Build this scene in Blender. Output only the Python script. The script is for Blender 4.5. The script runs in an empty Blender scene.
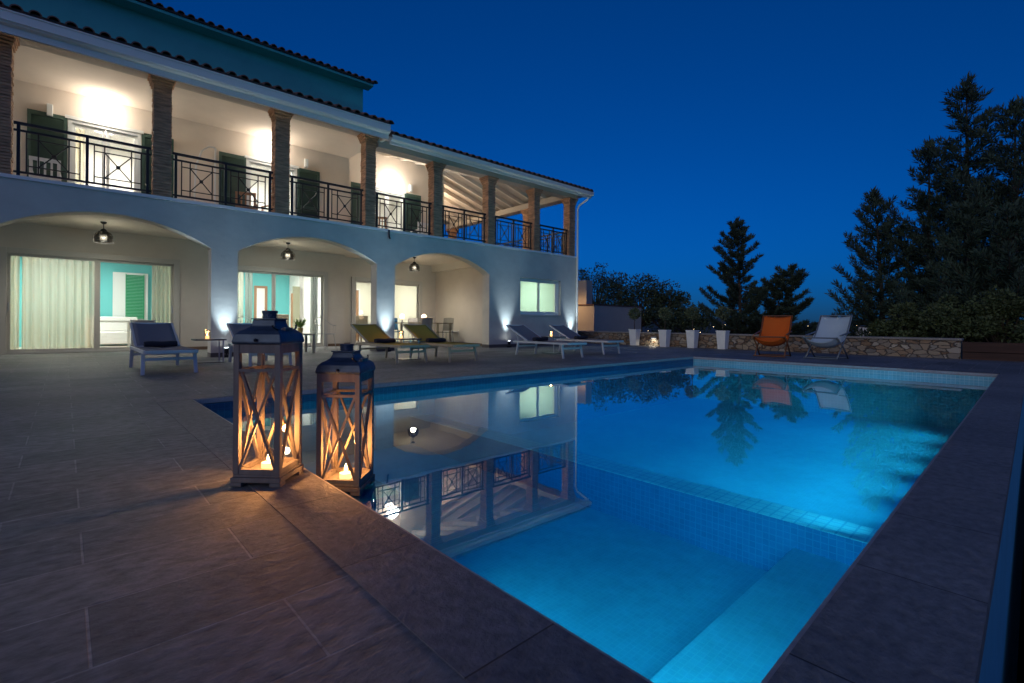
import bpy, math, random
from mathutils import Vector, Matrix
R = math.radians
rnd = random.Random(7)
scene = bpy.context.scene
COL = scene.collection
PI = math.pi

# ------------------------------------------------------------------ place
HOUSE_Y, HOUSE_ROT = 11.636, -0.026          # facade line of the villa and its slight turn against the pool
_ch, _sh = math.cos(HOUSE_ROT), math.sin(HOUSE_ROT)
def H(x, y, z=0.0):
    """villa coordinates (x along the facade, y into the house) -> world"""
    return (_ch*x - _sh*y, _sh*x + _ch*y + HOUSE_Y, z)

# ------------------------------------------------------------------ mesh builder
class MB:
    def __init__(s): s.v = []; s.f = []
    def add(s, vs, fs):
        n = len(s.v); s.v += [tuple(v) for v in vs]; s.f += [tuple(i+n for i in f) for f in fs]; return s
    def box(s, x0, x1, y0, y1, z0, z1):
        return s.add([(x0,y0,z0),(x1,y0,z0),(x1,y1,z0),(x0,y1,z0),(x0,y0,z1),(x1,y0,z1),(x1,y1,z1),(x0,y1,z1)],
                     [(3,2,1,0),(4,5,6,7),(0,1,5,4),(1,2,6,5),(2,3,7,6),(3,0,4,7)])
    def frustum(s, cx, cy, z0, w0, d0, z1, w1, d1):
        a, b, c, d = w0/2, d0/2, w1/2, d1/2
        return s.add([(cx-a,cy-b,z0),(cx+a,cy-b,z0),(cx+a,cy+b,z0),(cx-a,cy+b,z0),(cx-c,cy-d,z1),(cx+c,cy-d,z1),(cx+c,cy+d,z1),(cx-c,cy+d,z1)],
                     [(3,2,1,0),(4,5,6,7),(0,1,5,4),(1,2,6,5),(2,3,7,6),(3,0,4,7)])
    def bar(s, p, q, w, h=None, up=(0,0,1)):
        p, q = Vector(p), Vector(q); h = h or w; d = (q-p)
        if d.length < 1e-6: return s
        d.normalize(); u = Vector(up)
        if abs(d.dot(u)) > .97: u = Vector((1,0,0))
        r = d.cross(u).normalized(); u = r.cross(d)
        vs = []
        for c in (p, q):
            for a, b in ((-1,-1),(1,-1),(1,1),(-1,1)): vs.append(c + r*(a*w/2) + u*(b*h/2))
        return s.add(vs, [(3,2,1,0),(4,5,6,7),(0,1,5,4),(1,2,6,5),(2,3,7,6),(3,0,4,7)])
    def tube(s, pts, r, n=8, cap=True, closed=False):
        pts = [Vector(p) for p in pts]; rings = []; m = len(pts); prev = None
        for i, p in enumerate(pts):
            if closed: t = pts[(i+1) % m]-pts[i-1]
            else: t = pts[min(i+1, m-1)]-pts[max(i-1, 0)]
            t.normalize()
            if prev is None:
                a = Vector((0,0,1)) if abs(t.z) < .9 else Vector((1,0,0))
            else: a = prev
            x = (a - t*a.dot(t)).normalized(); prev = x; y = t.cross(x)
            rr = r[i] if isinstance(r, (list, tuple)) else r
            rings.append([p + x*(rr*math.cos(2*PI*k/n)) + y*(rr*math.sin(2*PI*k/n)) for k in range(n)])
        vs = [v for g in rings for v in g]; fs = []
        for i in range(m if closed else m-1):
            j = (i+1) % m
            for k in range(n): fs.append((i*n+k, i*n+(k+1) % n, j*n+(k+1) % n, j*n+k))
        if cap and not closed: fs += [tuple(range(n))[::-1], tuple(range((m-1)*n, m*n))]
        return s.add(vs, fs)
    def lathe(s, prof, c=(0,0,0), n=20, cap=True):
        vs = []; fs = []
        for r, z in prof:
            for k in range(n): vs.append((c[0]+r*math.cos(2*PI*k/n), c[1]+r*math.sin(2*PI*k/n), c[2]+z))
        for i in range(len(prof)-1):
            for k in range(n): fs.append((i*n+k, i*n+(k+1) % n, (i+1)*n+(k+1) % n, (i+1)*n+k))
        if cap: fs += [tuple(range(n))[::-1], tuple(range((len(prof)-1)*n, len(prof)*n))]
        return s.add(vs, fs)
    def sphere(s, c, r, n=12, m=8, sc=(1,1,1)):
        vs = [(c[0], c[1], c[2]-r*sc[2])]; fs = []
        for i in range(1, m):
            a = -PI/2 + PI*i/m
            for k in range(n): vs.append((c[0]+r*sc[0]*math.cos(a)*math.cos(2*PI*k/n), c[1]+r*sc[1]*math.cos(a)*math.sin(2*PI*k/n), c[2]+r*sc[2]*math.sin(a)))
        vs.append((c[0], c[1], c[2]+r*sc[2])); t = len(vs)-1
        for k in range(n): fs.append((0, 1+(k+1) % n, 1+k)); fs.append((t, 1+(m-2)*n+k, 1+(m-2)*n+(k+1) % n))
        for i in range(m-2):
            for k in range(n): a = 1+i*n; fs.append((a+k, a+(k+1) % n, a+n+(k+1) % n, a+n+k))
        return s.add(vs, fs)
    def grid(s, fn, nu, nv):
        vs = [fn(i/nu, j/nv) for j in range(nv+1) for i in range(nu+1)]
        return s.add(vs, [(j*(nu+1)+i, j*(nu+1)+i+1, (j+1)*(nu+1)+i+1, (j+1)*(nu+1)+i) for j in range(nv) for i in range(nu)])
    def extrude(s, poly, y0, y1):
        """polygon in x,z pulled from y0 to y1"""
        n = len(poly)
        vs = [(x, y0, z) for x, z in poly] + [(x, y1, z) for x, z in poly]
        fs = [tuple(range(n)), tuple(range(n, 2*n))[::-1]] + [(k, k+n, (k+1) % n + n, (k+1) % n) for k in range(n)]
        return s.add(vs, fs)
    def build(s, name, m, parent=None, loc=(0,0,0), rotz=0.0, smooth=False, bevel=0, solid=0):
        me = bpy.data.meshes.new(name); me.from_pydata(s.v, [], s.f); me.update()
        if smooth:
            me.polygons.foreach_set('use_smooth', [True]*len(me.polygons))
        me.materials.append(m)
        o = bpy.data.objects.new(name, me); COL.objects.link(o)
        o.location = loc; o.rotation_euler = (0, 0, rotz)
        if parent: o.parent = parent
        if solid:
            k = o.modifiers.new('thick', 'SOLIDIFY'); k.thickness = solid; k.offset = 0
        if bevel:
            k = o.modifiers.new('bevel', 'BEVEL'); k.width = bevel; k.segments = 2; k.limit_method = 'ANGLE'
        return o

def tag(o, label=None, cat=None, group=None, kind=None):
    if label: o['label'] = label
    if cat: o['category'] = cat
    if group: o['group'] = group
    if kind: o['kind'] = kind
    return o
def thing(name, label, cat, loc=(0,0,0), rotz=0.0, group=None):
    o = bpy.data.objects.new(name, None); COL.objects.link(o)
    o.location = loc; o.rotation_euler = (0, 0, rotz); o.empty_display_size = .1
    return tag(o, label, cat, group)
def struct(mb, name, m, label=None, **k):
    return tag(mb.build(name, m, **k), label, None, None, 'structure')
def children(o): return [c for c in bpy.data.objects if c.parent == o]
KIDS = {}
def dup(root, loc, rotz, label, group=None):
    def cp(o, parent):
        c = o.copy(); COL.objects.link(c)
        if parent: c.parent = parent
        for ch in KIDS[o.name]: cp(ch, c)
        return c
    def scan(o):
        KIDS[o.name] = children(o)
        for ch in KIDS[o.name]: scan(ch)
    if root.name not in KIDS: scan(root)
    c = cp(root, None); c.location = loc; c.rotation_euler = (0, 0, rotz); c['label'] = label
    if group: c['group'] = group
    return c

# ------------------------------------------------------------------ materials
def nt(m): m.use_nodes = True; return m.node_tree
def mat(name, col, rough=.6, metal=0.0, var=0.0, vscale=6.0, bump=0.0, bscale=40.0, bdist=.01, spec=.5, stretch=(1,1,1), emit=None, estr=0, detail=6, trans=0):
    m = bpy.data.materials.new(name); t = nt(m); N, L = t.nodes, t.links
    b = N['Principled BSDF']; b.inputs['Roughness'].default_value = rough; b.inputs['Metallic'].default_value = metal
    b.inputs['Specular IOR Level'].default_value = spec
    b.inputs['Base Color'].default_value = (*col, 1)
    if emit: b.inputs['Emission Color'].default_value = (*emit, 1); b.inputs['Emission Strength'].default_value = estr
    if var or bump:
        tc = N.new('ShaderNodeTexCoord'); mp = N.new('ShaderNodeMapping'); mp.inputs['Scale'].default_value = stretch
        L.new(tc.outputs['Object'], mp.inputs['Vector'])
    if var:
        no = N.new('ShaderNodeTexNoise'); no.inputs['Scale'].default_value = vscale; no.inputs['Detail'].default_value = detail; no.inputs['Roughness'].default_value = .6
        L.new(mp.outputs[0], no.inputs['Vector'])
        r = N.new('ShaderNodeValToRGB'); r.color_ramp.elements[0].position = .3; r.color_ramp.elements[1].position = .7
        r.color_ramp.elements[0].color = (*[c*(1-var) for c in col], 1); r.color_ramp.elements[1].color = (*[min(1, c*(1+var)) for c in col], 1)
        L.new(no.outputs['Fac'], r.inputs[0]); L.new(r.outputs[0], b.inputs['Base Color'])
    if bump:
        n2 = N.new('ShaderNodeTexNoise'); n2.inputs['Scale'].default_value = bscale; n2.inputs['Detail'].default_value = detail
        L.new(mp.outputs[0], n2.inputs['Vector'])
        bp = N.new('ShaderNodeBump'); bp.inputs['Strength'].default_value = bump; bp.inputs['Distance'].default_value = bdist
        L.new(n2.outputs['Fac'], bp.inputs['Height']); L.new(bp.outputs[0], b.inputs['Normal'])
    return m
def schlick(t, f0, k):
    """mirror share of a thin sheet, the same from both sides"""
    N, L = t.nodes, t.links
    lw = N.new('ShaderNodeLayerWeight'); lw.inputs['Blend'].default_value = .5
    p = N.new('ShaderNodeMath'); p.operation = 'POWER'; p.inputs[1].default_value = k; L.new(lw.outputs['Facing'], p.inputs[0])
    m = N.new('ShaderNodeMath'); m.operation = 'MULTIPLY_ADD'; m.inputs[1].default_value = 1-f0; m.inputs[2].default_value = f0; L.new(p.outputs[0], m.inputs[0])
    return m.outputs[0]
def glass(name, tint=(.95,.98,.97), refl=.06):
    m = bpy.data.materials.new(name); t = nt(m); N, L = t.nodes, t.links
    N.remove(N['Principled BSDF']); out = N['Material Output']
    tr = N.new('ShaderNodeBsdfTransparent'); tr.inputs[0].default_value = (*tint, 1)
    gl = N.new('ShaderNodeBsdfGlossy'); gl.inputs['Roughness'].default_value = .02
    fr = schlick(t, .045, 5)
    mx = N.new('ShaderNodeMixShader'); L.new(fr, mx.inputs[0]); L.new(tr.outputs[0], mx.inputs[1]); L.new(gl.outputs[0], mx.inputs[2])
    L.new(mx.outputs[0], out.inputs[0]); return m
def sheer(name, col, op=.7):
    """woven cloth that lets part of the light through"""
    m = bpy.data.materials.new(name); t = nt(m); N, L = t.nodes, t.links
    N.remove(N['Principled BSDF']); out = N['Material Output']
    d = N.new('ShaderNodeBsdfDiffuse'); d.inputs[0].default_value = (*col, 1)
    tl = N.new('ShaderNodeBsdfTranslucent'); tl.inputs[0].default_value = (*col, 1)
    tr = N.new('ShaderNodeBsdfTransparent'); tr.inputs[0].default_value = (1,1,1,1)
    a = N.new('ShaderNodeMixShader'); a.inputs[0].default_value = .5; L.new(d.outputs[0], a.inputs[1]); L.new(tl.outputs[0], a.inputs[2])
    b = N.new('ShaderNodeMixShader'); b.inputs[0].default_value = op; L.new(tr.outputs[0], b.inputs[1]); L.new(a.outputs[0], b.inputs[2])
    L.new(b.outputs[0], out.inputs[0]); return m
def glow(name, col, s):
    m = bpy.data.materials.new(name); t = nt(m); b = t.nodes['Principled BSDF']
    b.inputs['Base Color'].default_value = (.8,.8,.8,1)
    b.inputs['Emission Color'].default_value = (*col, 1); b.inputs['Emission Strength'].default_value = s
    return m
def tiles(name, bw, bh, off, freq, mortar, c1, c2, cm, origin=(0,0,0), rot=(0,0,0), rough=.7, grain=.25, gs=(2,26,8), bump=.35, mdepth=.6, bias=0.0, spec=.4, gbump=.3, blotch=.0, axes=None, slab=0.0):
    """stone slabs / mosaic laid by a brick pattern, with a grain running along the slab"""
    m = bpy.data.materials.new(name); t = nt(m); N, L = t.nodes, t.links; b = N['Principled BSDF']
    b.inputs['Roughness'].default_value = rough; b.inputs['Specular IOR Level'].default_value = spec
    tc = N.new('ShaderNodeTexCoord'); mp = N.new('ShaderNodeMapping'); mp.vector_type = 'POINT'
    mp.inputs['Location'].default_value = origin; mp.inputs['Rotation'].default_value = rot
    src = tc.outputs['Object']
    if axes:
        sp_ = N.new('ShaderNodeSeparateXYZ'); cb_ = N.new('ShaderNodeCombineXYZ'); L.new(src, sp_.inputs[0])
        for k, a in enumerate(axes): L.new(sp_.outputs['xyz'.index(a)], cb_.inputs[k])
        src = cb_.outputs[0]
    L.new(src, mp.inputs[0])
    br = N.new('ShaderNodeTexBrick'); br.offset = off; br.offset_frequency = freq; br.squash = 1
    for k, v in (('Scale', 1), ('Mortar Size', mortar), ('Mortar Smooth', .3), ('Bias', bias), ('Brick Width', bw), ('Row Height', bh)): br.inputs[k].default_value = v
    br.inputs['Color1'].default_value = (*c1, 1); br.inputs['Color2'].default_value = (*c2, 1); br.inputs['Mortar'].default_value = (*cm, 1)
    L.new(mp.outputs[0], br.inputs['Vector'])
    m2 = N.new('ShaderNodeMapping'); m2.inputs['Scale'].default_value = gs; L.new(tc.outputs['Object'], m2.inputs[0])
    no = N.new('ShaderNodeTexNoise'); no.inputs['Scale'].default_value = 1.0; no.inputs['Detail'].default_value = 9; no.inputs['Roughness'].default_value = .65
    L.new(m2.outputs[0], no.inputs['Vector'])
    n3 = N.new('ShaderNodeTexNoise'); n3.inputs['Scale'].default_value = .9; n3.inputs['Detail'].default_value = 5; L.new(tc.outputs['Object'], n3.inputs['Vector'])
    r = N.new('ShaderNodeMapRange'); r.inputs['From Min'].default_value = .25; r.inputs['From Max'].default_value = .75
    r.inputs['To Min'].default_value = 1-grain; r.inputs['To Max'].default_value = 1+grain; L.new(no.outputs['Fac'], r.inputs['Value'])
    r3 = N.new('ShaderNodeMapRange'); r3.inputs['From Min'].default_value = .3; r3.inputs['From Max'].default_value = .7
    r3.inputs['To Min'].default_value = 1-blotch; r3.inputs['To Max'].default_value = 1+blotch; L.new(n3.outputs['Fac'], r3.inputs['Value'])
    mu = N.new('ShaderNodeMath'); mu.operation = 'MULTIPLY'; L.new(r.outputs[0], mu.inputs[0]); L.new(r3.outputs[0], mu.inputs[1])
    mx = N.new('ShaderNodeVectorMath'); mx.operation = 'SCALE'; L.new(br.outputs['Color'], mx.inputs[0]); L.new(mu.outputs[0], mx.inputs['Scale'])
    L.new(mx.outputs[0], b.inputs['Base Color'])
    inv = N.new('ShaderNodeMath'); inv.operation = 'MULTIPLY_ADD'; inv.inputs[1].default_value = -mdepth; L.new(br.outputs['Fac'], inv.inputs[0])
    sc = N.new('ShaderNodeMath'); sc.operation = 'MULTIPLY'; sc.inputs[1].default_value = gbump; L.new(no.outputs['Fac'], sc.inputs[0]); L.new(sc.outputs[0], inv.inputs[2])
    bp = N.new('ShaderNodeBump'); bp.inputs['Strength'].default_value = bump; bp.inputs['Distance'].default_value = .012
    L.new(inv.outputs[0], bp.inputs['Height']); L.new(bp.outputs[0], b.inputs['Normal'])
    return m

M = {}
M['deck'] = tiles('deck slate', .6, .3, .35, 2, .0038, (.176,.176,.178), (.122,.124,.128), (.27,.27,.27), origin=(-.045+.6*20, -1.06+.3*40, 0), rough=.6, grain=.6, gs=(13,24,10), bump=.8, gbump=1.5, mdepth=1.2, blotch=.25)
M['coping_y'] = tiles('coping slate lengthwise', .61, 3.0, 0, 1, .003, (.165,.155,.160), (.120,.115,.122), (.045,.04,.042), origin=(-.8+.61*10, 1.0, 0), rot=(0,0,R(-90)), rough=.6, grain=.45, gs=(26,22,22), bump=.7, gbump=1.3, mdepth=1.2, blotch=.2)
M['coping_x'] = tiles('coping slate crosswise', .61, 3.0, 0, 1, .003, (.20,.195,.19), (.155,.152,.152), (.045,.04,.042), origin=(-.59+.61*10, 1.0, 0), rough=.6, grain=.45, gs=(22,26,22), bump=.7, gbump=1.3, mdepth=1.2, blotch=.2)
M['nosing'] = mat('coping edge', (.34,.31,.31), .55, var=.15, vscale=30)
mosaic = dict(rough=.35, grain=.12, gs=(9,9,9), bump=.12, gbump=.1, spec=.5, blotch=.1)
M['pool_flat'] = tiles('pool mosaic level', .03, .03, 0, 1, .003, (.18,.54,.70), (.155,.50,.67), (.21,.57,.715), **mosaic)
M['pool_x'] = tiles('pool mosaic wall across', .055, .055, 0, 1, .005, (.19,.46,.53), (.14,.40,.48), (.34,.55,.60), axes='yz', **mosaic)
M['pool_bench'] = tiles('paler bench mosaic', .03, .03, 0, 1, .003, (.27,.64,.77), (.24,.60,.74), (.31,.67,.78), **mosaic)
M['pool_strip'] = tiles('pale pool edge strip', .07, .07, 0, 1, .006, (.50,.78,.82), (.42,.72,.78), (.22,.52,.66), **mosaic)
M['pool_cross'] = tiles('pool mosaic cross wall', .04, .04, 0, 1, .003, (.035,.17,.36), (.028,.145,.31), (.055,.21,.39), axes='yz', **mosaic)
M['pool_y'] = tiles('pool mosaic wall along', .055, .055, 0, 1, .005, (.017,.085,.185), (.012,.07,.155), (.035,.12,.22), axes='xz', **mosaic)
M['plaster'] = mat('white plaster', (.57,.545,.465), .85, var=.10, vscale=1.6, bump=.30, bscale=6, bdist=.015, stretch=(1,1,1.3), detail=9)
M['porch'] = mat('porch plaster', (.58,.53,.45), .9, var=.05, vscale=2, bump=.15, bscale=30)
M['ceiling'] = mat('porch ceiling paint', (.70,.66,.57), .9)
M['balcony'] = mat('balcony plaster', (.72,.63,.53), .9, var=.04, vscale=2, bump=.12, bscale=30)
M['white_wood'] = mat('white painted rafters', (.76,.70,.62), .6, var=.05, vscale=5)
M['boards'] = mat('painted ceiling boards', (.62,.55,.47), .7, var=.08, vscale=4, stretch=(1,9,1))
M['gutter'] = mat('white gutter metal', (.90,.85,.72), .35, spec=.6)
M['brick'] = mat('thin brick slips', (.48,.27,.15), .85, var=.5, vscale=3, bump=.6, bscale=20, stretch=(1.2,1.2,7))
M['iron'] = mat('dark wrought iron', (.018,.018,.02), .45, metal=.3)
M['tile_roof'] = mat('clay roof tiles', (.16,.085,.06), .8, var=.3, vscale=5, bump=.3)
M['upper'] = mat('upper storey render', (.10,.52,.48), .9, var=.06, vscale=2, bump=.2)
M['alu'] = mat('pale door frame', (.50,.48,.42), .45)
M['alu_white'] = mat('white window frame', (.74,.77,.75), .4)
M['pane'] = glass('window glass')
M['lantern_glass'] = glass('lantern glass', (.97,.95,.92))
M['shutter'] = mat('green painted shutter', (.045,.088,.070), .55, var=.12, vscale=8)
M['shutter_in'] = mat('bright green louvre door', (.05,.32,.15), .5)
M['turq'] = mat('turquoise wall paint', (.14,.50,.50), .85)
M['room_white'] = mat('white room paint', (.80,.79,.76), .85)
M['room_cream'] = mat('cream room paint', (.74,.72,.62), .85)
M['room_green'] = mat('pale green room paint', (.58,.72,.62), .85)
M['room_floor'] = mat('room floor tiles', (.45,.40,.34), .4)
M['brown_wood'] = mat('brown door wood', (.30,.16,.08), .5, var=.2, vscale=3, stretch=(1,1,.1))
M['olive_wood'] = mat('olive painted door case', (.28,.28,.19), .6)
M['curtain'] = sheer('sheer curtain', (.82,.75,.60), .82)
M['curtain_grey'] = sheer('grey curtain', (.42,.45,.40), .9)
M['dark_metal'] = mat('dark lamp metal', (.03,.03,.03), .4, metal=.5)
M['mesh_shade'] = glass('smoked lamp glass', (.33,.31,.28))
M['bulb'] = glow('frosted bulb', (1,.93,.72), .35)
M['sconce'] = glow('lit sconce bowl', (1,.86,.68), 4)
M['uplamp'] = glow('lit floor lamp lens', (.85,.93,1), 12)
M['lounge_white'] = mat('pale lounger frame', (.55,.57,.58), .4, metal=.1)
M['lounge_grey'] = mat('grey sling cloth', (.16,.165,.19), .85, bump=.3, bscale=300, bdist=.002)
M['lounge_beige'] = mat('sand lounger frame', (.42,.36,.24), .5)
M['lounge_olive'] = mat('olive sling cloth', (.38,.27,.03), .85, bump=.3, bscale=300, bdist=.002)
M['towel'] = mat('dark towel', (.018,.02,.03), .95, bump=.6, bscale=200, bdist=.004)
M['table_dark'] = mat('dark table top', (.05,.05,.06), .35)
M['chrome'] = mat('brushed steel', (.5,.5,.52), .3, metal=.9)
M['flame'] = glow('candle flame', (1,.60,.22), 16)
M['wax'] = mat('candle wax', (.85,.74,.55), .5, emit=(1,.55,.2), estr=1.2)
M['lantern_wood'] = mat('weathered lantern wood', (.165,.14,.125), .7, var=.3, vscale=14, bump=.3, bscale=60, stretch=(1,1,.15))
M['lantern_roof'] = mat('blue grey lantern roof', (.06,.085,.12), .42, metal=.5, var=.25, vscale=15, bump=.1, bscale=50)
M['orange'] = mat('orange sling cloth', (.74,.125,.006), .85, bump=.2, bscale=250, bdist=.002)
M['white_cloth'] = mat('white sling cloth', (.48,.58,.63), .85, bump=.2, bscale=250, bdist=.002)
M['teak'] = mat('varnished chair frame', (.20,.075,.025), .5)
M['grey_frame'] = mat('grey chair frame', (.16,.19,.21), .45)
M['white_chair'] = mat('white plastic chair', (.74,.74,.72), .4)
M['clear_chair'] = glass('clear plastic chair', (.75,.77,.78))
M['beige_fabric'] = mat('beige upholstery', (.42,.34,.25), .9)
M['blue_fabric'] = mat('blue upholstery', (.06,.20,.36), .9)
M['wire'] = mat('pale wire', (.42,.42,.40), .4, metal=.4)
M['globe'] = glow('lit globe lamp', (1,.62,.36), 2.4)
M['planter'] = mat('white planter', (.88,.88,.82), .5, var=.05)
M['soil'] = mat('potting soil', (.03,.022,.016), .95, bump=.5)
M['leaf_topiary'] = mat('topiary leaf', (.12,.15,.07), .7, var=.4, vscale=9)
M['leaf_conifer'] = mat('conifer needles', (.045,.075,.048), .8, var=.5, vscale=2.5)
M['leaf_broad'] = mat('broad leaves', (.05,.075,.033), .75, var=.5, vscale=2.5)
M['leaf_shrub'] = mat('shrub leaves', (.075,.10,.035), .7, var=.5, vscale=4)
M['leaf_pot'] = mat('house plant leaf', (.25,.42,.08), .5)
M['yellow_pot'] = mat('yellow pot', (.62,.42,.10), .5)
M['bark'] = mat('bark', (.07,.05,.035), .9, var=.3, vscale=10, bump=.6)
M['timber'] = mat('dark timber boards', (.06,.026,.015), .75, var=.4, vscale=5, stretch=(1,.2,3), bump=.3)
M['slat_box'] = mat('grey slatted cabinet', (.36,.35,.34), .7)
M['cap'] = mat('wall cap stone', (.30,.27,.23), .85, var=.15, vscale=6, bump=.4)
M['annex_wall'] = mat('annex render', (.58,.50,.40), .9, var=.05, vscale=2, bump=.2)
M['earth'] = mat('dry garden earth', (.045,.04,.035), .95, var=.5, vscale=1.5, bump=.8, bscale=18, bdist=.05)
M['hill'] = mat('far hills', (.05,.065,.06), 1.0, var=.3, vscale=.01)
M['far_house'] = mat('far house walls', (.6,.56,.5), .9)
M['lit_window'] = glow('far lit window', (1,.75,.4), 3)
M['town'] = glow('far street lamp', (1,.72,.38), 6)

def stone_material():
    m = bpy.data.materials.new('rubble stone'); t = nt(m); N, L = t.nodes, t.links; b = N['Principled BSDF']; b.inputs['Roughness'].default_value = .85
    tc = N.new('ShaderNodeTexCoord'); mp = N.new('ShaderNodeMapping'); mp.inputs['Scale'].default_value = (5.2,5.2,9.5); L.new(tc.outputs['Object'], mp.inputs[0])
    nz = N.new('ShaderNodeTexNoise'); nz.inputs['Scale'].default_value = 1.6; L.new(mp.outputs[0], nz.inputs['Vector'])
    ad = N.new('ShaderNodeMix'); ad.data_type = 'RGBA'; ad.blend_type = 'LINEAR_LIGHT'; ad.inputs[0].default_value = .35
    L.new(mp.outputs[0], ad.inputs[6]); L.new(nz.outputs['Color'], ad.inputs[7])
    v = N.new('ShaderNodeTexVoronoi'); v.feature = 'F1'; L.new(ad.outputs[2], v.inputs['Vector']); v.inputs['Scale'].default_value = 1
    e = N.new('ShaderNodeTexVoronoi'); e.feature = 'DISTANCE_TO_EDGE'; e.inputs['Scale'].default_value = 1; L.new(ad.outputs[2], e.inputs['Vector'])
    sx = N.new('ShaderNodeSeparateColor'); L.new(v.outputs['Color'], sx.inputs[0])
    r = N.new('ShaderNodeValToRGB'); cr = r.color_ramp; cr.elements[0].color = (.19,.115,.065,1); cr.elements[1].color = (.50,.42,.31,1)
    for p, c in ((.3,(.30,.19,.11,1)), (.55,(.38,.29,.19,1)), (.8,(.22,.19,.155,1))): k = cr.elements.new(p); k.color = c
    L.new(sx.outputs[0], r.inputs[0])
    mo = N.new('ShaderNodeValToRGB'); mo.color_ramp.elements[0].position = .02; mo.color_ramp.elements[1].position = .07; L.new(e.outputs['Distance'], mo.inputs[0])
    mx = N.new('ShaderNodeMix'); mx.data_type = 'RGBA'; mx.inputs[6].default_value = (.13,.105,.08,1); L.new(mo.outputs[0], mx.inputs[0]); L.new(r.outputs[0], mx.inputs[7])
    L.new(mx.outputs[2], b.inputs['Base Color'])
    bp = N.new('ShaderNodeBump'); bp.inputs['Strength'].default_value = .9; bp.inputs['Distance'].default_value = .05; L.new(mo.outputs[0], bp.inputs['Height']); L.new(bp.outputs[0], b.inputs['Normal'])
    return m
M['stone'] = stone_material()
def water_material():
    m = bpy.data.materials.new('pool water'); t = nt(m); N, L = t.nodes, t.links
    N.remove(N['Principled BSDF']); out = N['Material Output']
    tr = N.new('ShaderNodeBsdfTransparent'); tr.inputs[0].default_value = (.22,.80,.96,1)
    gl = N.new('ShaderNodeBsdfGlossy'); gl.inputs['Roughness'].default_value = .0; gl.inputs[0].default_value = (.95,.98,1,1)
    fr = schlick(t, .06, 3.4)
    tc = N.new('ShaderNodeTexCoord'); no = N.new('ShaderNodeTexNoise'); no.inputs['Scale'].default_value = 2.2; no.inputs['Detail'].default_value = 2; L.new(tc.outputs['Object'], no.inputs['Vector'])
    bp = N.new('ShaderNodeBump'); bp.inputs['Strength'].default_value = .012; bp.inputs['Distance'].default_value = .05; L.new(no.outputs['Fac'], bp.inputs['Height'])
    L.new(bp.outputs[0], gl.inputs['Normal'])
    mx = N.new('ShaderNodeMixShader'); L.new(fr, mx.inputs[0]); L.new(tr.outputs[0], mx.inputs[1]); L.new(gl.outputs[0], mx.inputs[2])
    L.new(mx.outputs[0], out.inputs[0]); return m
M['water'] = water_material()

def light(kind, name, loc, energy, col=(1,1,1), size=.1, target=None, spot=60, blend=1.0, sy=None, shape='DISK'):
    d = bpy.data.lights.new(name, kind); d.energy = energy; d.color = col
    if kind in ('POINT', 'SPOT'): d.shadow_soft_size = size
    if kind == 'SPOT': d.spot_size = R(spot); d.spot_blend = blend
    if kind == 'AREA':
        d.shape = shape; d.size = size
        if sy: d.shape = 'RECTANGLE'; d.size_y = sy
    o = bpy.data.objects.new(name, d); COL.objects.link(o); o.location = loc
    if target is not None: o.rotation_euler = (Vector(target)-Vector(loc)).to_track_quat('-Z', 'Y').to_euler()
    return o

# ------------------------------------------------------------------ ground, deck, pool
PX0, PX1, PY0, PY1 = .899, 10.751, .383, 5.394
CW = .285                                        # coping width
WZ = -.13                                        # water level
d = MB()
for x0, x1, y0, y1 in ((-14,PX0-CW,-4,16.5), (PX0-CW,15.1,PY1+CW,16.5), (PX1+CW+.01,15.1,-4,PY1+CW)):
    d.box(x0, x1, y0, y1, -.12, 0)
struct(d, 'deck', M['deck'], 'dark slate paving around the pool')
c = MB().box(PX0-CW, PX0-.012, PY0, PY1, -.05, .003)
struct(c, 'pool_coping', M['coping_y'])
c = MB().box(PX1+.012, PX1+CW+.01, PY0, PY1, -.05, .003)
struct(c, 'pool_coping', M['coping_y'])
c = MB().box(PX0-CW, PX1+CW+.01, PY1+.012, PY1+CW, -.05, .003)
struct(c, 'pool_coping', M['coping_x'])
c = MB().box(PX0-CW, PX1+CW+.01, .081, PY0-.012, -.05, .003)
struct(c, 'pool_coping', M['coping_x'])
n = MB().box(PX0-.012, PX0, PY0, PY1, -.045, -.001).box(PX1, PX1+.012, PY0, PY1, -.045, -.001).box(PX0-.012, PX1+.012, PY0-.012, PY0, -.045, -.001).box(PX0-.012, PX1+.012, PY1, PY1+.012, -.045, -.001)
struct(n, 'coping_nosing', M['nosing'])
# basin: a shallow near end with a bench, a low cross wall, a deeper far end
FZ, BZ, LZ, DZ = -.80, -.60, -.45, -.95
LX0, LX1 = 3.24, 3.50
b = MB().box(PX0-.25, LX0, PY0-.25, PY1+.25, FZ-.2, FZ).box(LX1, PX1+.25, PY0-.25, PY1+.25, DZ-.2, DZ)
struct(b, 'pool_floor', M['pool_flat'])
b = MB().box(LX0, LX1, PY0-.25, PY1+.25, DZ-.2, LZ)
struct(b, 'pool_step', M['pool_strip'])
b = MB().box(PX0, LX0-.002, PY0, .98, FZ+.001, BZ)
struct(b, 'pool_step', M['pool_bench'])
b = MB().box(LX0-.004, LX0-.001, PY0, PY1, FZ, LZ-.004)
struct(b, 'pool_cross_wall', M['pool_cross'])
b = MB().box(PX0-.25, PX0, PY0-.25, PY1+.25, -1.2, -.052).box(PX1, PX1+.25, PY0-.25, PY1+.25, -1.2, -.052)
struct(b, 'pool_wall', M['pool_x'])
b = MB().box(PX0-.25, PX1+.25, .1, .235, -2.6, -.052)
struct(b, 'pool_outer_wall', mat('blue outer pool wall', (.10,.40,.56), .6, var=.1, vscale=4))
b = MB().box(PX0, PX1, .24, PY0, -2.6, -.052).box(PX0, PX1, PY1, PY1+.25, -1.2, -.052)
struct(b, 'pool_wall', M['pool_y'])
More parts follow.
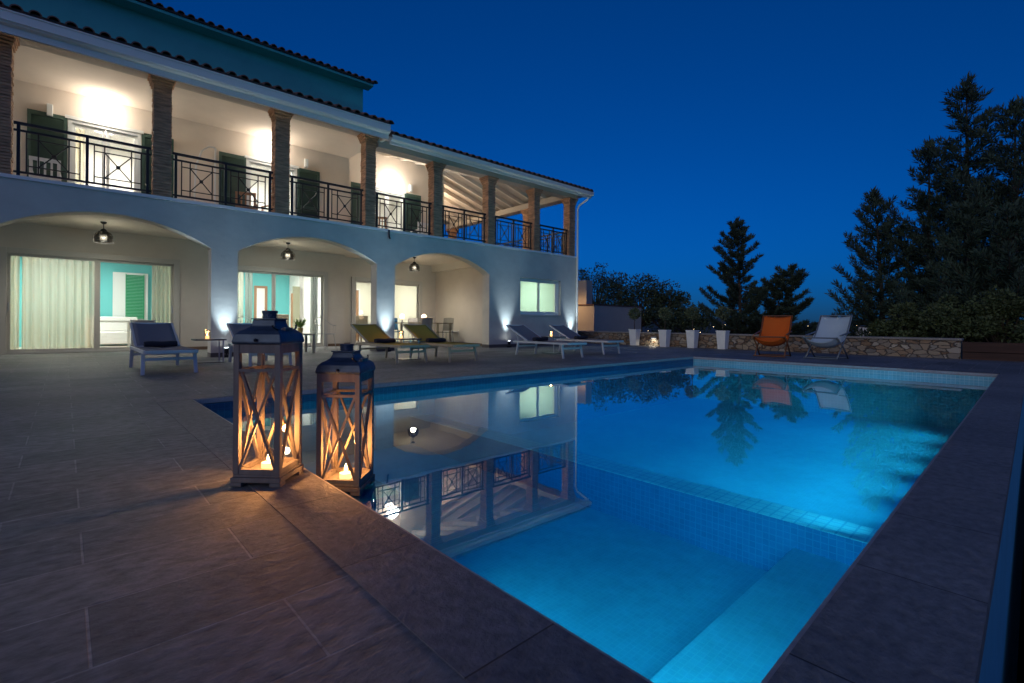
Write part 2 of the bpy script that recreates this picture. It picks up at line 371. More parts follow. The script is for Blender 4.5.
b = MB().box(PX0+.001, 1.29, 2.24, 2.60, FZ, -.145)
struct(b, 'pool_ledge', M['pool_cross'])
w = MB().add([(PX0,PY0,WZ),(PX1,PY0,WZ),(PX1,PY1,WZ),(PX0,PY1,WZ)], [(0,1,2,3)])
struct(w, 'pool_water', M['water'], 'still blue pool water')
# light rails under water on the garden side and at the near end
def pool_lamp(x, y, z, rz, e, tgt, label, cone):
    pl = thing('pool_lamp', label, 'pool lamp', (x, y, z), rz, 'underwater pool lamps')
    MB().tube([(0,.001,0),(0,.014,0)], .07, 20).build('lamp_ring', M['chrome'], pl)
    MB().tube([(0,.015,0),(0,.02,0)], .055, 20).build('lens', M['pool_lens'], pl)
    dx, dy = -math.sin(rz)*.04, math.cos(rz)*.04
    light('SPOT', 'pool_light', (x+dx, y+dy, z), e, (.10,.78,1), .12, tgt, cone)
M['pool_lens'] = glow('pool lamp lens', (.45,.85,1), 2.0)
for x in (3.42, 4.3, 5.3, 6.3, 7.4, 8.5, 9.6):
    pool_lamp(x, PY0, -.30, 0, 42 if x < 4 else 106, (x+.1, PY0+4.2, -.36 if x < 4 else -.95), 'round underwater lamp in the garden side wall of the pool', 70 if x < 4 else 112)
for y, e in ((.70,54), (1.75,40)):
    pool_lamp(PX0, y, -.30, R(-90), e, (PX0+2.1, y-.1, -.80), 'round underwater lamp in the near end wall of the pool', 100)

g = MB()
def gz(x, y):
    r = math.hypot(x-6, y-4)
    near = -.9 - .25*math.sin(x*.7+y*.4)*.2
    k = min(1, max(0, (r-14)/70)); far = -9.0 + 2.2*math.sin(x*.013)*math.cos(y*.017)
    return near*(1-k)+far*k
xs = [-3000,-1500,-700,-300,-120,-60,-30] + [-20+2*i for i in range(41)] + [75,100,150,220,320,450,650,900,1300,2000,3200]
ys = xs
def gnd(i, j): return (xs[i], ys[j], gz(xs[i], ys[j]))
nx = len(xs)
g.add([gnd(i, j) for j in range(nx) for i in range(nx)],
      [(j*nx+i, j*nx+i+1, (j+1)*nx+i+1, (j+1)*nx+i) for j in range(nx-1) for i in range(nx-1)
       if not (-14 < xs[i]+1 < 15 and .1 < ys[j]+1 < 16)])
struct(g, 'ground', M['earth'], smooth=True)
hl = MB()
pts = []
for k in range(90):
    a = R(-60 + 1.9*k)
    hgt = 24 + 26*max(0, math.sin(k*.31))*abs(math.sin(k*.13+.6)) + 9*math.sin(k*.9) + 6*math.sin(k*2.3)
    pts.append((a, max(6, hgt)))
vs = []; fs = []
for a, hg in pts:
    for rr, z in ((2000,-12),(2350,hg*.55),(2700,hg),(3000,hg*.4)): vs.append((rr*math.cos(a), rr*math.sin(a), z))
for k in range(len(pts)-1):
    for q in range(3): fs.append((k*4+q, k*4+4+q, k*4+5+q, k*4+1+q))
hl.add(vs, fs); struct(hl, 'hills', M['hill'], smooth=True)

# ------------------------------------------------------------------ villa
villa = thing('villa', 'two storey villa with arched porch, balcony and lit rooms beside the pool', 'house', H(0,0,0), HOUSE_ROT)
AR = [(-.95,2.22), (2.71,5.88), (6.39,9.576)]
SP, RISE, FT, SLAB = 2.25, .48, .34, 3.12
f = MB()
XE = 13.646
def solid(x0, x1, z0, z1, y0=0.0, y1=FT, mb=None): (mb or f).box(x0, x1, y0, y1, z0, z1)
solid(-4, AR[0][0], 0, SLAB); solid(AR[0][1], AR[1][0], 0, SLAB); solid(AR[1][1], AR[2][0], 0, SLAB)
WX0, WX1, WZ0, WZ1 = 10.87, 12.78, 1.045, 2.25
solid(AR[2][1], WX0, 0, SLAB); solid(WX1, XE, 0, SLAB); solid(WX0, WX1, 0, WZ0); solid(WX0, WX1, WZ1, SLAB)
for x0, x1 in AR:
    c = (x0+x1)/2; a = (x1-x0)/2; rr = (a*a+RISE*RISE)/(2*RISE); n = 36
    def zz(x): return SP+RISE-rr+math.sqrt(max(0, rr*rr-(x-c)**2))
    for i in range(n):
        xa, xb = x0+(x1-x0)*i/n, x0+(x1-x0)*(i+1)/n
        f.extrude([(xa,zz(xa)),(xb,zz(xb)),(xb,SLAB),(xa,SLAB)], 0, FT)
f.box(XE-.3, XE, FT, 7.9, 0, SLAB)                 # end wall
f.build('facade_wall', M['plaster'], villa)
s = MB().box(-4, XE+.02, -.03, 8.0, SLAB+.001, 3.18)
s.build('balcony_slab', mat('slab edge paint', (.78,.76,.72), .7), villa)
# skirting at the foot of the wall
sk = MB()
M['skirt'] = mat('dark skirting', (.10,.09,.085), .7); M['skirt_in'] = mat('brown skirting', (.16,.10,.06), .6)
for x0, x1 in ((-4,AR[0][0]), (AR[0][1],AR[1][0]), (AR[1][1],AR[2][0]), (AR[2][1],XE)): MB().box(x0-.004, x1+.004, -.012, FT+.012, 0, .09).build('skirting', M['skirt'], villa)
# porch inside
BW, BW2 = 3.4, 3.8
pw = MB()
D1, D2, D3 = (-1.09,2.03,2.27), (2.86,5.84,2.25), (6.86,9.42,2.2)
DH = 2.87
pw.box(-4,D1[0],BW,BW+.2,0,DH).box(D1[0],D1[1],BW,BW+.2,D1[2],DH).box(D1[1],D2[0],BW,BW+.2,0,DH).box(D2[0],D2[1],BW,BW+.2,D2[2],DH).box(D2[1],6.42,BW,BW+.2,0,DH)
pw.box(6.22,6.42,BW+.2,BW2+.2,0,DH).box(6.42,D3[0],BW2,BW2+.2,0,DH).box(D3[0],D3[1],BW2,BW2+.2,D3[2],DH).box(D3[1],10.05,BW2,BW2+.2,0,DH)
pw.box(10.05,10.2,FT,BW2+.2,0,DH)
pw.build('porch_wall', M['porch'], villa)
MB().box(-4,10.2,FT+.001,BW2+.2,DH,3.119).box(9.86,10.049,FT,BW2,2.62,DH-.001).build('porch_ceiling', M['ceiling'], villa)
sk = MB()
for x0, x1, y in ((D1[1]+.07,D2[0]-.07,BW), (D2[1]+.07,6.42,BW), (6.42,D3[0]-.07,BW2), (D3[1]+.07,10.05,BW2)): MB().box(x0,x1,y-.012,y-.001,0,.08).build('skirting', M['skirt_in'], villa)
MB().box(10.036,10.049,FT+.013,BW2-.013,0,.08).build('skirting', M['skirt_in'], villa)

def sliding_door(x0, x1, h, y, panes=2):
    fw = .075
    fr = MB().box(x0-.05,x0+fw,y-.03,y+.12,0,h+.05).box(x1-fw,x1+.05,y-.03,y+.12,0,h+.05).box(x0+fw,x1-fw,y-.03,y+.12,h-fw,h+.05).box(x0+fw,x1-fw,y-.03,y+.12,0,.05)
    fo = fr.build('sliding_door', M['alu'], villa, bevel=.006)
    n = panes
    for k in range(n):
        a = x0+fw+(x1-x0-2*fw)*k/n; b = x0+fw+(x1-x0-2*fw)*(k+1)/n; yy = y+.03+.035*(k % 2)
        sa = MB(); t = .055
        sa.box(a,a+t,yy,yy+.03,.05,h-fw).box(b-t,b,yy,yy+.03,.05,h-fw).box(a+t,b-t,yy,yy+.03,h-fw-t,h-fw).box(a+t,b-t,yy,yy+.03,.05,.05+t)
        sa.build('sash', M['alu'], fo)
        MB().box(a+t,b-t,yy+.012,yy+.018,.05+t,h-fw-t).build('pane', M['pane'], fo)
        MB().box(a+.018 if k == 0 else b-.036, a+.036 if k == 0 else b-.018, yy-.035, yy, .95, 1.13).build('handle', M['chrome'], fo)
    return fo
sliding_door(*D1, BW); sliding_door(*D2, BW); sliding_door(*D3, BW2)

# rooms behind the glass
def room(x0, x1, y0, y1, z0, z1, m, back=None, floor=True):
    for a, b in ((x0-.1,x0), (x1,x1+.1)): MB().box(a,b,y0,y1,z0,z1).build('room_wall', m, villa)
    MB().box(x0-.1,x1+.1,y1,y1+.1,z0,z1).build('room_wall', back or m, villa)
    MB().box(x0-.1,x1+.1,y0,y1+.1,z1,z1+.06).build('room_ceiling', M['room_white'], villa)
    if floor: MB().box(x0-.1,x1+.1,y0,y1+.1,z0-.1,z0+.005).build('room_floor', M['room_floor'], villa)
room(-3.9, 2.5, BW+.2, 7.4, 0, 2.75, M['room_white'], M['turq'])
room(2.65, 6.1, BW+.2, 7.4, 0, 2.75, M['room_white'], M['turq'])
room(6.5, 9.95, BW2+.2, 7.4, 0, 2.75, M['room_cream'], M['room_cream'])
room(10.3, XE-.41, FT+.001, 3.7, 0, 2.75, M['room_green'], M['room_green'])
# room 1: white window with a green louvre
wn = MB().box(.87,1.72,7.33,7.398,.78,2.225).build('room_window', M['alu_white'], villa)
lv = MB()
for k in range(30): lv.box(1.19,1.61,7.30,7.318,.82+k*.045,.855+k*.045)
lv.box(1.17,1.19,7.295,7.325,.79,2.19).box(1.61,1.63,7.295,7.325,.79,2.19)
lv.build('louvre', M['shutter_in'], wn)
# room 2: dark door, white passage wall with an olive door case
dd = MB().box(4.75,4.83,7.33,7.398,0,1.95).box(5.10,5.18,7.33,7.398,0,1.95).box(4.75,5.18,7.33,7.398,1.95,2.03).build('door_case', M['brown_wood'], villa)
MB().box(4.83,5.10,7.36,7.39,0,1.95).build('door', M['room_white'], dd)
MB().box(5.95,6.099,6.3,7.399,0,2.75).build('room_wall', M['room_white'], villa)
dc = MB().box(5.72,5.948,6.2,6.28,0,2.0).build('door_case', M['olive_wood'], villa)
MB().box(5.66,5.72,6.22,6.26,0,1.75).build('door', M['brown_wood'], dc)
# room 3: partition seen through the left pane
pt = MB().box(8.05,8.18,7.0,7.399,0,2.75).build('room_partition', M['room_white'], villa)
dc = MB().box(8.20,8.26,7.33,7.398,0,2.12).box(8.62,8.68,7.33,7.398,0,2.12).box(8.26,8.62,7.33,7.398,2.06,2.12).build('door_case', M['room_white'], villa)
MB().box(8.26,8.62,7.36,7.39,0,2.06).build('door', M['brown_wood'], dc)
# kitchen behind the window: hood and cupboards
hood = MB().frustum(11.55,3.3,1.35,.9,.6,1.6,.3,.3).box(11.42,11.68,3.2,3.5,1.6,2.5).build('cooker_hood', M['room_white'], villa)
MB().box(10.32,13.2,3.1,3.69,0,.95).box(12.2,13.2,3.3,3.69,1.5,2.2).build('cupboard', M['room_white'], villa)

# facade window
wf = MB(); y = .1; t = .06
wf.box(WX0,WX0+t,y,y+.1,WZ0,WZ1).box(WX1-t,WX1,y,y+.1,WZ0,WZ1).box(WX0+t,WX1-t,y,y+.1,WZ1-t,WZ1).box(WX0+t,WX1-t,y,y+.1,WZ0,WZ0+t)
win = wf.build('window', M['alu_white'], villa, bevel=.005)
xm = (WX0+WX1)/2
for a, b, yy in ((WX0+t, xm+.03, y+.02), (xm-.03, WX1-t, y+.055)):
    q = .05
    MB().box(a,a+q,yy,yy+.03,WZ0+t,WZ1-t).box(b-q,b,yy,yy+.03,WZ0+t,WZ1-t).box(a+q,b-q,yy,yy+.03,WZ1-t-q,WZ1-t).box(a+q,b-q,yy,yy+.03,WZ0+t,WZ0+t+q).build('sash', M['alu_white'], win)
    MB().box(a+q,b-q,yy+.012,yy+.018,WZ0+t+q,WZ1-t-q).build('pane', M['pane'], win)
MB().box(WX0-.02,WX1+.02,-.03,y-.001,WZ0-.04,WZ0-.002).build('sill', M['plaster'], win)

# balcony: brick columns
def brick_column(x0, x1, y0, y1, z1):
    r = random.Random(int(x0*100)+int(y0*10)); mb = MB(); z = 3.18; hgt = .052
    n = int((z1-z)/hgt); hgt = (z1-z)/n
    for k in range(n):
        j = lambda: r.uniform(-.007,.006)
        e = 0 if k < n-4 else (.018*(k-n+5))
        mb.box(x0-e+j(), x1+e+j(), y0-e+j(), y1+e+j(), z+k*hgt, z+(k+1)*hgt-.013)
        mb.box(x0+.024, x1-.024, y0+.024, y1-.024, z+(k+1)*hgt-.013, z+(k+1)*hgt)
    return mb.build('brick_column', M['brick'], villa)
CX = [(-1.0,-.68), (1.24,1.535), (3.44,3.752), (5.57,5.846), (7.58,7.873), (9.53,9.81), (11.49,11.76), (13.24,13.554)]
ZL, ZR = 5.57, 5.27
for i, (a, b) in enumerate(CX): brick_column(a, b, .02, .32, ZL if i < 4 else ZR)
brick_column(13.24, 13.554, 2.2, 2.5, 5.25); brick_column(13.24, 13.554, 7.5, 7.8, 5.25)

# railings
def rail_bay(p, q, ny=1):
    """from p to q in plan, two crossed panels"""
    p, q = Vector((*p, 0)), Vector((*q, 0)); d = q-p; Lr = d.length; d.normalize()
    zb, zm, zt = 3.27, 3.98, 4.10
    P = lambda s_, z: tuple(p+d*s_+Vector((0,0,z)))
    mb = MB()
    for z, w in ((zb,.034), (zm,.034), (zt,.045)): mb.bar(P(0,z), P(Lr,z), .05 if z == zt else .03, w)
    for s_ in (.06, Lr/2, Lr-.06): mb.bar(P(s_,3.18), P(s_,zt), .045, .045)
    ro = mb.build('railing', M['iron'], villa)
    for a, b in ((.06, Lr/2), (Lr/2, Lr-.06)):
        m2 = MB(); w = b-a; i0, i1, i2, i3 = a+.1*w/.9, a+.25*w/.9, b-.25*w/.9, b-.1*w/.9
        for s_ in (i0, i1, i2, i3): m2.bar(P(s_,zb), P(s_,zm), .02, .02)
        for z in (zb+.12, zm-.12):
            m2.bar(P(i0,z), P(i3,z), .018, .018)
        m2.bar(P(i1,zb+.12), P(i2,zm-.12), .018, .018); m2.bar(P(i2,zb+.12), P(i1,zm-.12), .018, .018)
        c = P((i1+i2)/2, (zb+zm)/2); m2.sphere(c, .036, 10, 6)
        m2.build('cross_panel', M['iron'], ro)
for i in range(7): rail_bay((CX[i][1]+.02, .12), (CX[i+1][0]-.02, .12))
rail_bay((13.4,.4), (13.4,2.15)); rail_bay((13.4,2.55), (13.4,5.0)); rail_bay((13.4,5.0), (13.4,7.45))
rail_bay((10.6,7.65), (13.2,7.65))

# beams, ceilings, eaves
XJ = 6.02                                          # where the higher left roof ends
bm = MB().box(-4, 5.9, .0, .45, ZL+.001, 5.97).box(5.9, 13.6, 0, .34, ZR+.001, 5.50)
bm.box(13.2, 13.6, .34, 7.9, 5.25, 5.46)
bm.build('balcony_beam', mat('shade-darkened beam paint', (.50,.45,.38), .8), villa)  # colour darkened to carry the shade under the beam
MB().box(-4, 6.35, .45, BW+.2, 5.97, 6.1).build('balcony_ceiling', M['balcony'], villa)
bw = MB()
BD = [(-.06,1.27,BW,2.18), (3.6,4.95,BW,2.12), (7.47,8.78,BW2,2.18)]
def wall_with(x0, x1, y, z1, doors):
    x = x0
    for a, b, hd in doors:
        bw.box(x, a, y, y+.2, 3.18, z1); bw.box(a, b, y, y+.2, 3.18+hd, z1); x = b
    bw.box(x, x1, y, y+.2, 3.18, z1)
wall_with(-4, 6.55, BW, 5.97, [(d0,d1,hd) for d0, d1, yy, hd in BD[:2]])
wall_with(6.35, 10.45, BW2+.1, 6.55, [(BD[2][0],BD[2][1],BD[2][3])])
bw.box(6.35, 6.55, BW+.2, BW2+.1, 3.18, 6.55).box(10.25, 10.45, BW2+.3, 7.9, 3.18, 6.6).box(6.35,6.549,FT+.12,BW+.2,5.972,6.0)
bw.build('balcony_wall', M['balcony'], villa)
# sloping boarded ceiling of the roofed terrace (hipped) with rafters
SL = .30; EZ = 5.50
def cz(x, y): return EZ + SL*min(y, XE-x, 4.6)
cb = MB()
A_, B_, C_ = (XE+.25, -.3), (XE-4.6, 4.6), (6.4, 4.6)
def P3(x, y, dz=0): return (x, y, cz(min(x,XE+.3), y)+dz)
cb.add([P3(6.4,-.3), P3(13.95,-.3), P3(XE-4.6,4.6), P3(6.4,4.6)], [(0,1,2,3)])
cb.add([P3(13.95,-.3), P3(13.95,8.3), P3(XE-4.6,8.3), P3(XE-4.6,4.6)], [(0,1,2,3)])
cb.add([P3(6.4,4.6), P3(XE-4.6,4.6), P3(XE-4.6,8.3), P3(6.4,8.3)], [(0,1,2,3)])
cb.build('boarded_ceiling', M['boards'], villa, solid=.03)
x = 6.75
while x < 13.3:
    ye = min(4.6, XE-x); MB().bar((x,.02,cz(x,.02)-.09), (x,ye,cz(x,ye)-.09), .075, .13).build('rafter', M['white_wood'], villa); x += .62
y = .7
while y < 7.8:
    xe = max(XE-4.6, XE-y) if y < 4.6 else XE-4.6
    MB().bar((13.5,y,cz(13.5,y)-.09), (xe,y,cz(xe,y)-.09), .075, .13).build('rafter', M['white_wood'], villa); y += .62
MB().bar((13.5,.15,cz(13.5,.15)-.10), (XE-4.6,4.6,EZ+SL*4.6-.10), .1, .15).build('rafter', M['white_wood'], villa)
# roofs with rows of barrel tiles along the eaves
def tile_roof(x0, x1, y0, z0, y1, z1, name='roof', right=False, xr=None):
    mb = MB()
    mb.add([(x0,y0,z0),(x1,y0,z0),(x1 if xr is None else xr,y1,z1),(x0,y1,z1),(x0,y0,z0+.05),(x1,y0,z0+.05),(x1 if xr is None else xr,y1,z1+.05),(x0,y1,z1+.05)],
           [(3,2,1,0),(4,5,6,7),(0,1,5,4),(1,2,6,5),(2,3,7,6),(3,0,4,7)])
    x = x0; sl = (z1-z0)/(y1-y0)
    while x < x1-.05:
        yl = y1 if xr is None else y0+(y1-y0)*min(1, max(.03, (x1-x)/(x1-xr+1e-6)))
        n = 7; vs = []; fs = []
        for (yy, zz_) in ((y0-.06, z0-.06*sl), (yl, z0+(yl-y0)*sl)):
            for k in range(n+1):
                a = PI*k/n; vs.append((x+.11-.085*math.cos(a), yy, zz_+.03+.085*math.sin(a)))
            for k in range(n+1):
                a = PI*k/n; vs.append((x+.11-.065*math.cos(a), yy, zz_+.03+.065*math.sin(a)))
        q = 2*(n+1)
        for k in range(n):
            fs.append((k, k+1, q+k+1, q+k)); fs.append((k, n+1+k, n+2+k, k+1))
        mb.add(vs, fs); x += .22
    return mb.build(name, M['tile_roof'], villa)
tile_roof(-4, 6.0, -.42, 5.74, 3.9, 7.1)
tile_roof(6.06, 14.0, -.42, 5.49, 4.4, 6.95, xr=9.2)
# right hand hip
mb = MB(); mb.add([(14.0,-.42,5.49),(14.0,8.4,5.49),(9.2,8.4,6.95),(9.2,4.4,6.95),(14.0,-.42,5.55),(14.0,8.4,5.55),(9.2,8.4,7.01),(9.2,4.4,7.01)], [(3,2,1,0),(4,5,6,7),(0,1,5,4),(1,2,6,5),(2,3,7,6),(3,0,4,7)])
mb.build('roof', M['tile_roof'], villa)
def gutter(x0, x1, y, z0, z1, name='gutter'):
    pr = []
    mb = MB()
    h = z1-z0
    mb.box(x0, x1, y+.10, y+.14, z0, z1-.02)
    prof = [(0,1),(.004,.55),(.03,.42),(.09,.36),(.14,.36)]
    prof = [(y-.02+a, z0+h*b) for a, b in prof]
    for (ya, za), (yb, zb) in zip(prof[:-1], prof[1:]):
        mb.add([(x0,ya,za),(x1,ya,za),(x1,yb,zb),(x0,yb,zb)], [(0,1,2,3)])
    mb.tube([(x0,y-.02,z1),(x1,y-.02,z1)], .018, 8)
    mb.tube([(x0,y-.02,z0+h*.52),(x1,y-.02,z0+h*.52)], .008, 6)
    return mb.build(name, M['gutter'], villa)
gutter(-4, 6.0, -.45, 5.38, 5.70); gutter(6.05, 13.98, -.45, 5.29, 5.47)
MB().box(-4, 6.0, -.36, -.32, 5.38, 5.66).box(-4, 6.0, -.32, .0, 5.575, 5.60).box(5.93,6.0,-.319,.3,5.4,5.72).build('fascia', M['gutter'], villa)
MB().box(6.0, 13.98, -.31, -.001, 5.475, 5.49).build('soffit', M['boards'], villa)
dp = MB()
dp.tube([(13.75,-.42,5.30),(13.74,-.40,5.22),(13.62,-.10,5.02),(13.60,-.045,4.9),(13.60,-.045,.1)], .035, 10)
dp.build('downpipe', M['gutter'], villa)
MB().tube([(6.19,-.045,3.16),(6.19,-.06,2.98),(6.19,-.10,2.93)], .022, 8).build('drain_spout', M['dark_metal'], villa)
# wing at the left end of the balcony, upper storey, upper roof
MB().box(-4, -1.04, -.005, .3, 3.19, 5.57).build('wing_wall', M['plaster'], villa)
MB().box(-4, 7.12, 3.7, 8.0, 6.96, 8.62).build('upper_wall', M['upper'], villa)
tile_roof(-4, 7.34, 3.26, 8.56, 6.2, 9.5, 'upper_roof')
MB().box(-4, 7.3, 3.30, 3.7, 8.48, 8.55).build('upper_soffit', M['upper'], villa)
# terrace and balcony doors with shutters
def shutter(x0, x1, y, z1, leafthick=.035):
    mb = MB(); t = .06; z0 = 3.2
    mb.box(x0,x0+t,y-leafthick,y,z0,z1).box(x1-t,x1,y-leafthick,y,z0,z1).box(x0+t,x1-t,y-leafthick,y,z1-.09,z1).box(x0+t,x1-t,y-leafthick,y,z0,z0+.1).box(x0+t,x1-t,y-leafthick,y,z0+.95,z0+1.03)
    z = z0+.1
    while z < z1-.12:
        if not (z0+.92 < z < z0+1.03):
            mb.add([(x0+t,y-.032,z),(x1-t,y-.032,z),(x1-t,y-.006,z+.04),(x0+t,y-.006,z+.04)], [(0,1,2,3)])
        z += .036
    mb.box(x0+t,x1-t,y-.004,y-.002,z0+.1,z1-.09)
    return mb.build('shutter', M['shutter'], villa)
for i, (a, b, yy, hd) in enumerate(BD):
    z1 = 3.18+hd; t = .07
    yy0 = yy if i < 2 else yy+.1
    fo = MB().box(a,a+t,yy0-.02,yy0+.12,3.18,z1).box(b-t,b,yy0-.02,yy0+.12,3.18,z1).box(a+t,b-t,yy0-.02,yy0+.12,z1-t,z1).box(a-.05,b+.05,yy0-.05,yy0-.021,z1-.002,z1+.07).build('balcony_door', M['alu_white'], villa)
    m_ = (a+b)/2
    for c0, c1 in ((a+t,m_-.01), (m_+.01,b-t)):
        MB().box(c0,c0+.06,yy0+.03,yy0+.07,3.18,z1-t).box(c1-.06,c1,yy0+.03,yy0+.07,3.18,z1-t).box(c0+.06,c1-.06,yy0+.03,yy0+.07,z1-t-.06,z1-t).box(c0+.06,c1-.06,yy0+.03,yy0+.07,3.18,3.3).build('sash', M['alu_white'], fo)
        MB().box(c0+.06,c1-.06,yy0+.048,yy0+.052,3.3,z1-t-.06).build('pane', M['pane'], fo)
    w_ = .65
    shutter(a-w_-.01, a-.01, yy0-.001, z1+.03); shutter(b+.01, b+w_+.01, yy0-.001, z1+.03)
room(-1.2, 2.4, BW+.2, 6.6, 3.185, 5.8, M['room_white'], floor=False)
room(2.6, 6.1, BW+.2, 6.6, 3.185, 5.8, M['room_white'], floor=False)
room(6.6, 10.1, BW2+.3, 7.3, 3.185, 5.8, M['room_white'], floor=False)

# ------------------------------------------------------------------ room lamps (ceiling panels) and their light
def ceiling_lamp(x, y, z, e, col, size=.9, label=''):
    t = thing('ceiling_lamp', label, 'ceiling lamp', H(x,y,z), HOUSE_ROT, 'lamps inside the rooms')
    MB().lathe([(.30,0),(.30,-.05),(.26,-.07)], n=24).build('lamp_body', M['alu_white'], t)
    MB().lathe([(.25,-.071),(.22,-.085),(.1,-.09)], n=24).build('diffuser', glow('lamp diffuser', col, 5), t)
    p = H(x,y,z-.12); light('AREA', 'room_light', p, e, col, size, (p[0],p[1],0))
ceiling_lamp(-.4, 5.6, 2.75, 88, (1,.97,.91), label='white ceiling lamp in the turquoise room behind the curtains')
ceiling_lamp(4.3, 5.2, 2.75, 94, (1,.97,.93), label='white ceiling lamp in the dining room behind the potted plant')
ceiling_lamp(8.2, 5.8, 2.75, 55, (1,.96,.87), label='white ceiling lamp in the cream room behind the porch table')
ceiling_lamp(11.9, 1.9, 2.75, 32, (.90,1,.88), label='white ceiling lamp in the kitchen behind the facade window')
ceiling_lamp(.6, 5.0, 5.8, 70, (1,.93,.85), label='white ceiling lamp in the first balcony room from the left')
ceiling_lamp(4.3, 5.0, 5.8, 55, (1,.93,.85), label='white ceiling lamp in the balcony room behind the second brick column')
ceiling_lamp(8.1, 5.6, 5.8, 45, (1,.93,.85), label='white ceiling lamp in the terrace room at the roofed end')

# balcony wall sconces
def sconce(x, y, z, label, e):
    t = thing('wall_sconce', label, 'wall lamp', H(x,y,z), HOUSE_ROT, 'lit sconces on the balcony wall')
    pr = []
    mb = MB(); n = 14; vs = []; fs = []
    for j in range(7):
        a = PI/2*j/6
        for k in range(n+1):
            b = PI*k/n; vs.append((.20*math.cos(b)*math.cos(a-.0), -.14*math.sin(b)*math.cos(a)-.002, -.13*math.sin(a)))
    for j in range(6):
        for k in range(n): q = j*(n+1)+k; fs.append((q,q+1,q+n+2,q+n+1))
    mb.add(vs, fs); mb.build('lamp_bowl', M['sconce'], t, smooth=True)
    MB().box(-.06,.06,-.03,-.001,-.14,-.02).build('wall_plate', M['alu_white'], t)
    light('POINT', 'sconce_light', H(x,y-.30,z+.13), e*.70, (1,.90,.79), .2)
sconce(.58, BW, 5.52, 'lit bowl sconce above the first balcony door from the left', 26)
sconce(4.17, BW, 5.50, 'lit bowl sconce above the balcony door behind the second brick column', 26)
sconce(8.26, BW2+.1, 5.42, 'lit bowl sconce under the boarded terrace ceiling', 52)

t = thing('wall_sconce', 'added bowl sconce out of view on the end wall, lighting the terrace ceiling', 'wall lamp', H(10.45,5.6,5.35), HOUSE_ROT+R(90), 'lit sconces on the balcony wall')  # added lamp, unseen from the camera, to brighten the terrace ceiling
MB().lathe([(.02,-.13),(.1,-.11),(.15,-.05),(.16,0)], (0,-.16,0), 16, cap=False).build('lamp_bowl', M['sconce'], t, smooth=True); MB().box(-.06,.06,-.03,-.001,-.14,-.02).build('wall_plate', M['alu_white'], t)
light('POINT', 'sconce_light', H(10.70,5.6,5.5), 60, (1,.79,.57), .12)
# uplights at the wall foot
def uplight(x, y, label, e=16, tx=0):
    t = thing('uplight', label, 'uplight', H(x,y-.17,0), HOUSE_ROT, 'uplights along the facade')
    MB().box(-.05,.05,-.05,.05,.0,.05).bar((0,0,.05),(0,0,.11),.02).build('lamp_foot', M['dark_metal'], t)
    MB().lathe([(.045,.09),(.05,.17),(.048,.20)], n=16).build('lamp_body', M['dark_metal'], t)
    MB().lathe([(.044,.2005),(.02,.203)], n=16).build('lens', M['uplamp'], t)
    p = H(x, y-.17, .24); light('SPOT', 'uplight_beam', p, e*1.2, (.60,.80,1), .05, H(x+tx, y+.06, 3.0), 52, 1.0)
uplight(2.47, 0, 'small black uplight at the foot of the pillar beside the left grey lounger', 80)
uplight(6.13, 0, 'small black uplight at the foot of the pillar behind the olive loungers', 80)
uplight(10.25, 0, 'small black uplight at the facade foot left of the kitchen window', 80)
uplight(13.30, 0, 'small black uplight at the facade corner by the downpipe', 80)

# pendants in the arches
def pendant(x, y, label):
    t = thing('pendant_lamp', label, 'pendant lamp', H(x,y,DH), HOUSE_ROT, 'pendant lamps in the porch arches')
    MB().lathe([(.055,-.001),(.05,-.03),(.02,-.05)], n=16).build('ceiling_rose', M['dark_metal'], t)
    MB().tube([(0,0,-.05),(0,0,-.16)], .007, 6).build('cord', M['dark_metal'], t)
    MB().lathe([(.025,-.15),(.05,-.17),(.06,-.2)], n=16).build('cap', M['dark_metal'], t)
    sh = MB().lathe([(.06,-.2),(.12,-.235),(.165,-.30),(.175,-.37),(.17,-.44),(.155,-.445)], n=28, cap=False).build('lamp_shade', M['mesh_shade'], t, smooth=True)
    rg = MB()
    for k in range(14):
        a = 2*PI*k/14; rg.tube([(r_*math.cos(a), r_*math.sin(a), z_) for r_, z_ in ((.061,-.2),(.121,-.235),(.166,-.30),(.176,-.37),(.171,-.44))], .003, 4)
    for r_, z_ in ((.167,-.30),(.177,-.37),(.172,-.44)): rg.tube([(r_*math.cos(2*PI*k/28), r_*math.sin(2*PI*k/28), z_) for k in range(28)], .005, 5, closed=True)
    rg.build('wire_cage', M['dark_metal'], t)
    MB().sphere((0,0,-.31), .045).build('bulb', M['bulb'], t, smooth=True)
    light('POINT', 'pendant_light', H(x,y,DH-.42), 9, (1,.95,.80), .08); light('SPOT', 'pendant_light', H(x,y,DH-.37), 34, (1,.95,.80), .06, H(x,y,0), 172, .5)
pendant(.55, 2.0, 'wire pendant lamp hanging in the arch above the grey lounger')
pendant(4.33, 2.08, 'wire pendant lamp hanging in the middle arch above the potted plant')
pendant(8.23, 2.2, 'wire pendant lamp hanging in the right arch above the porch table')

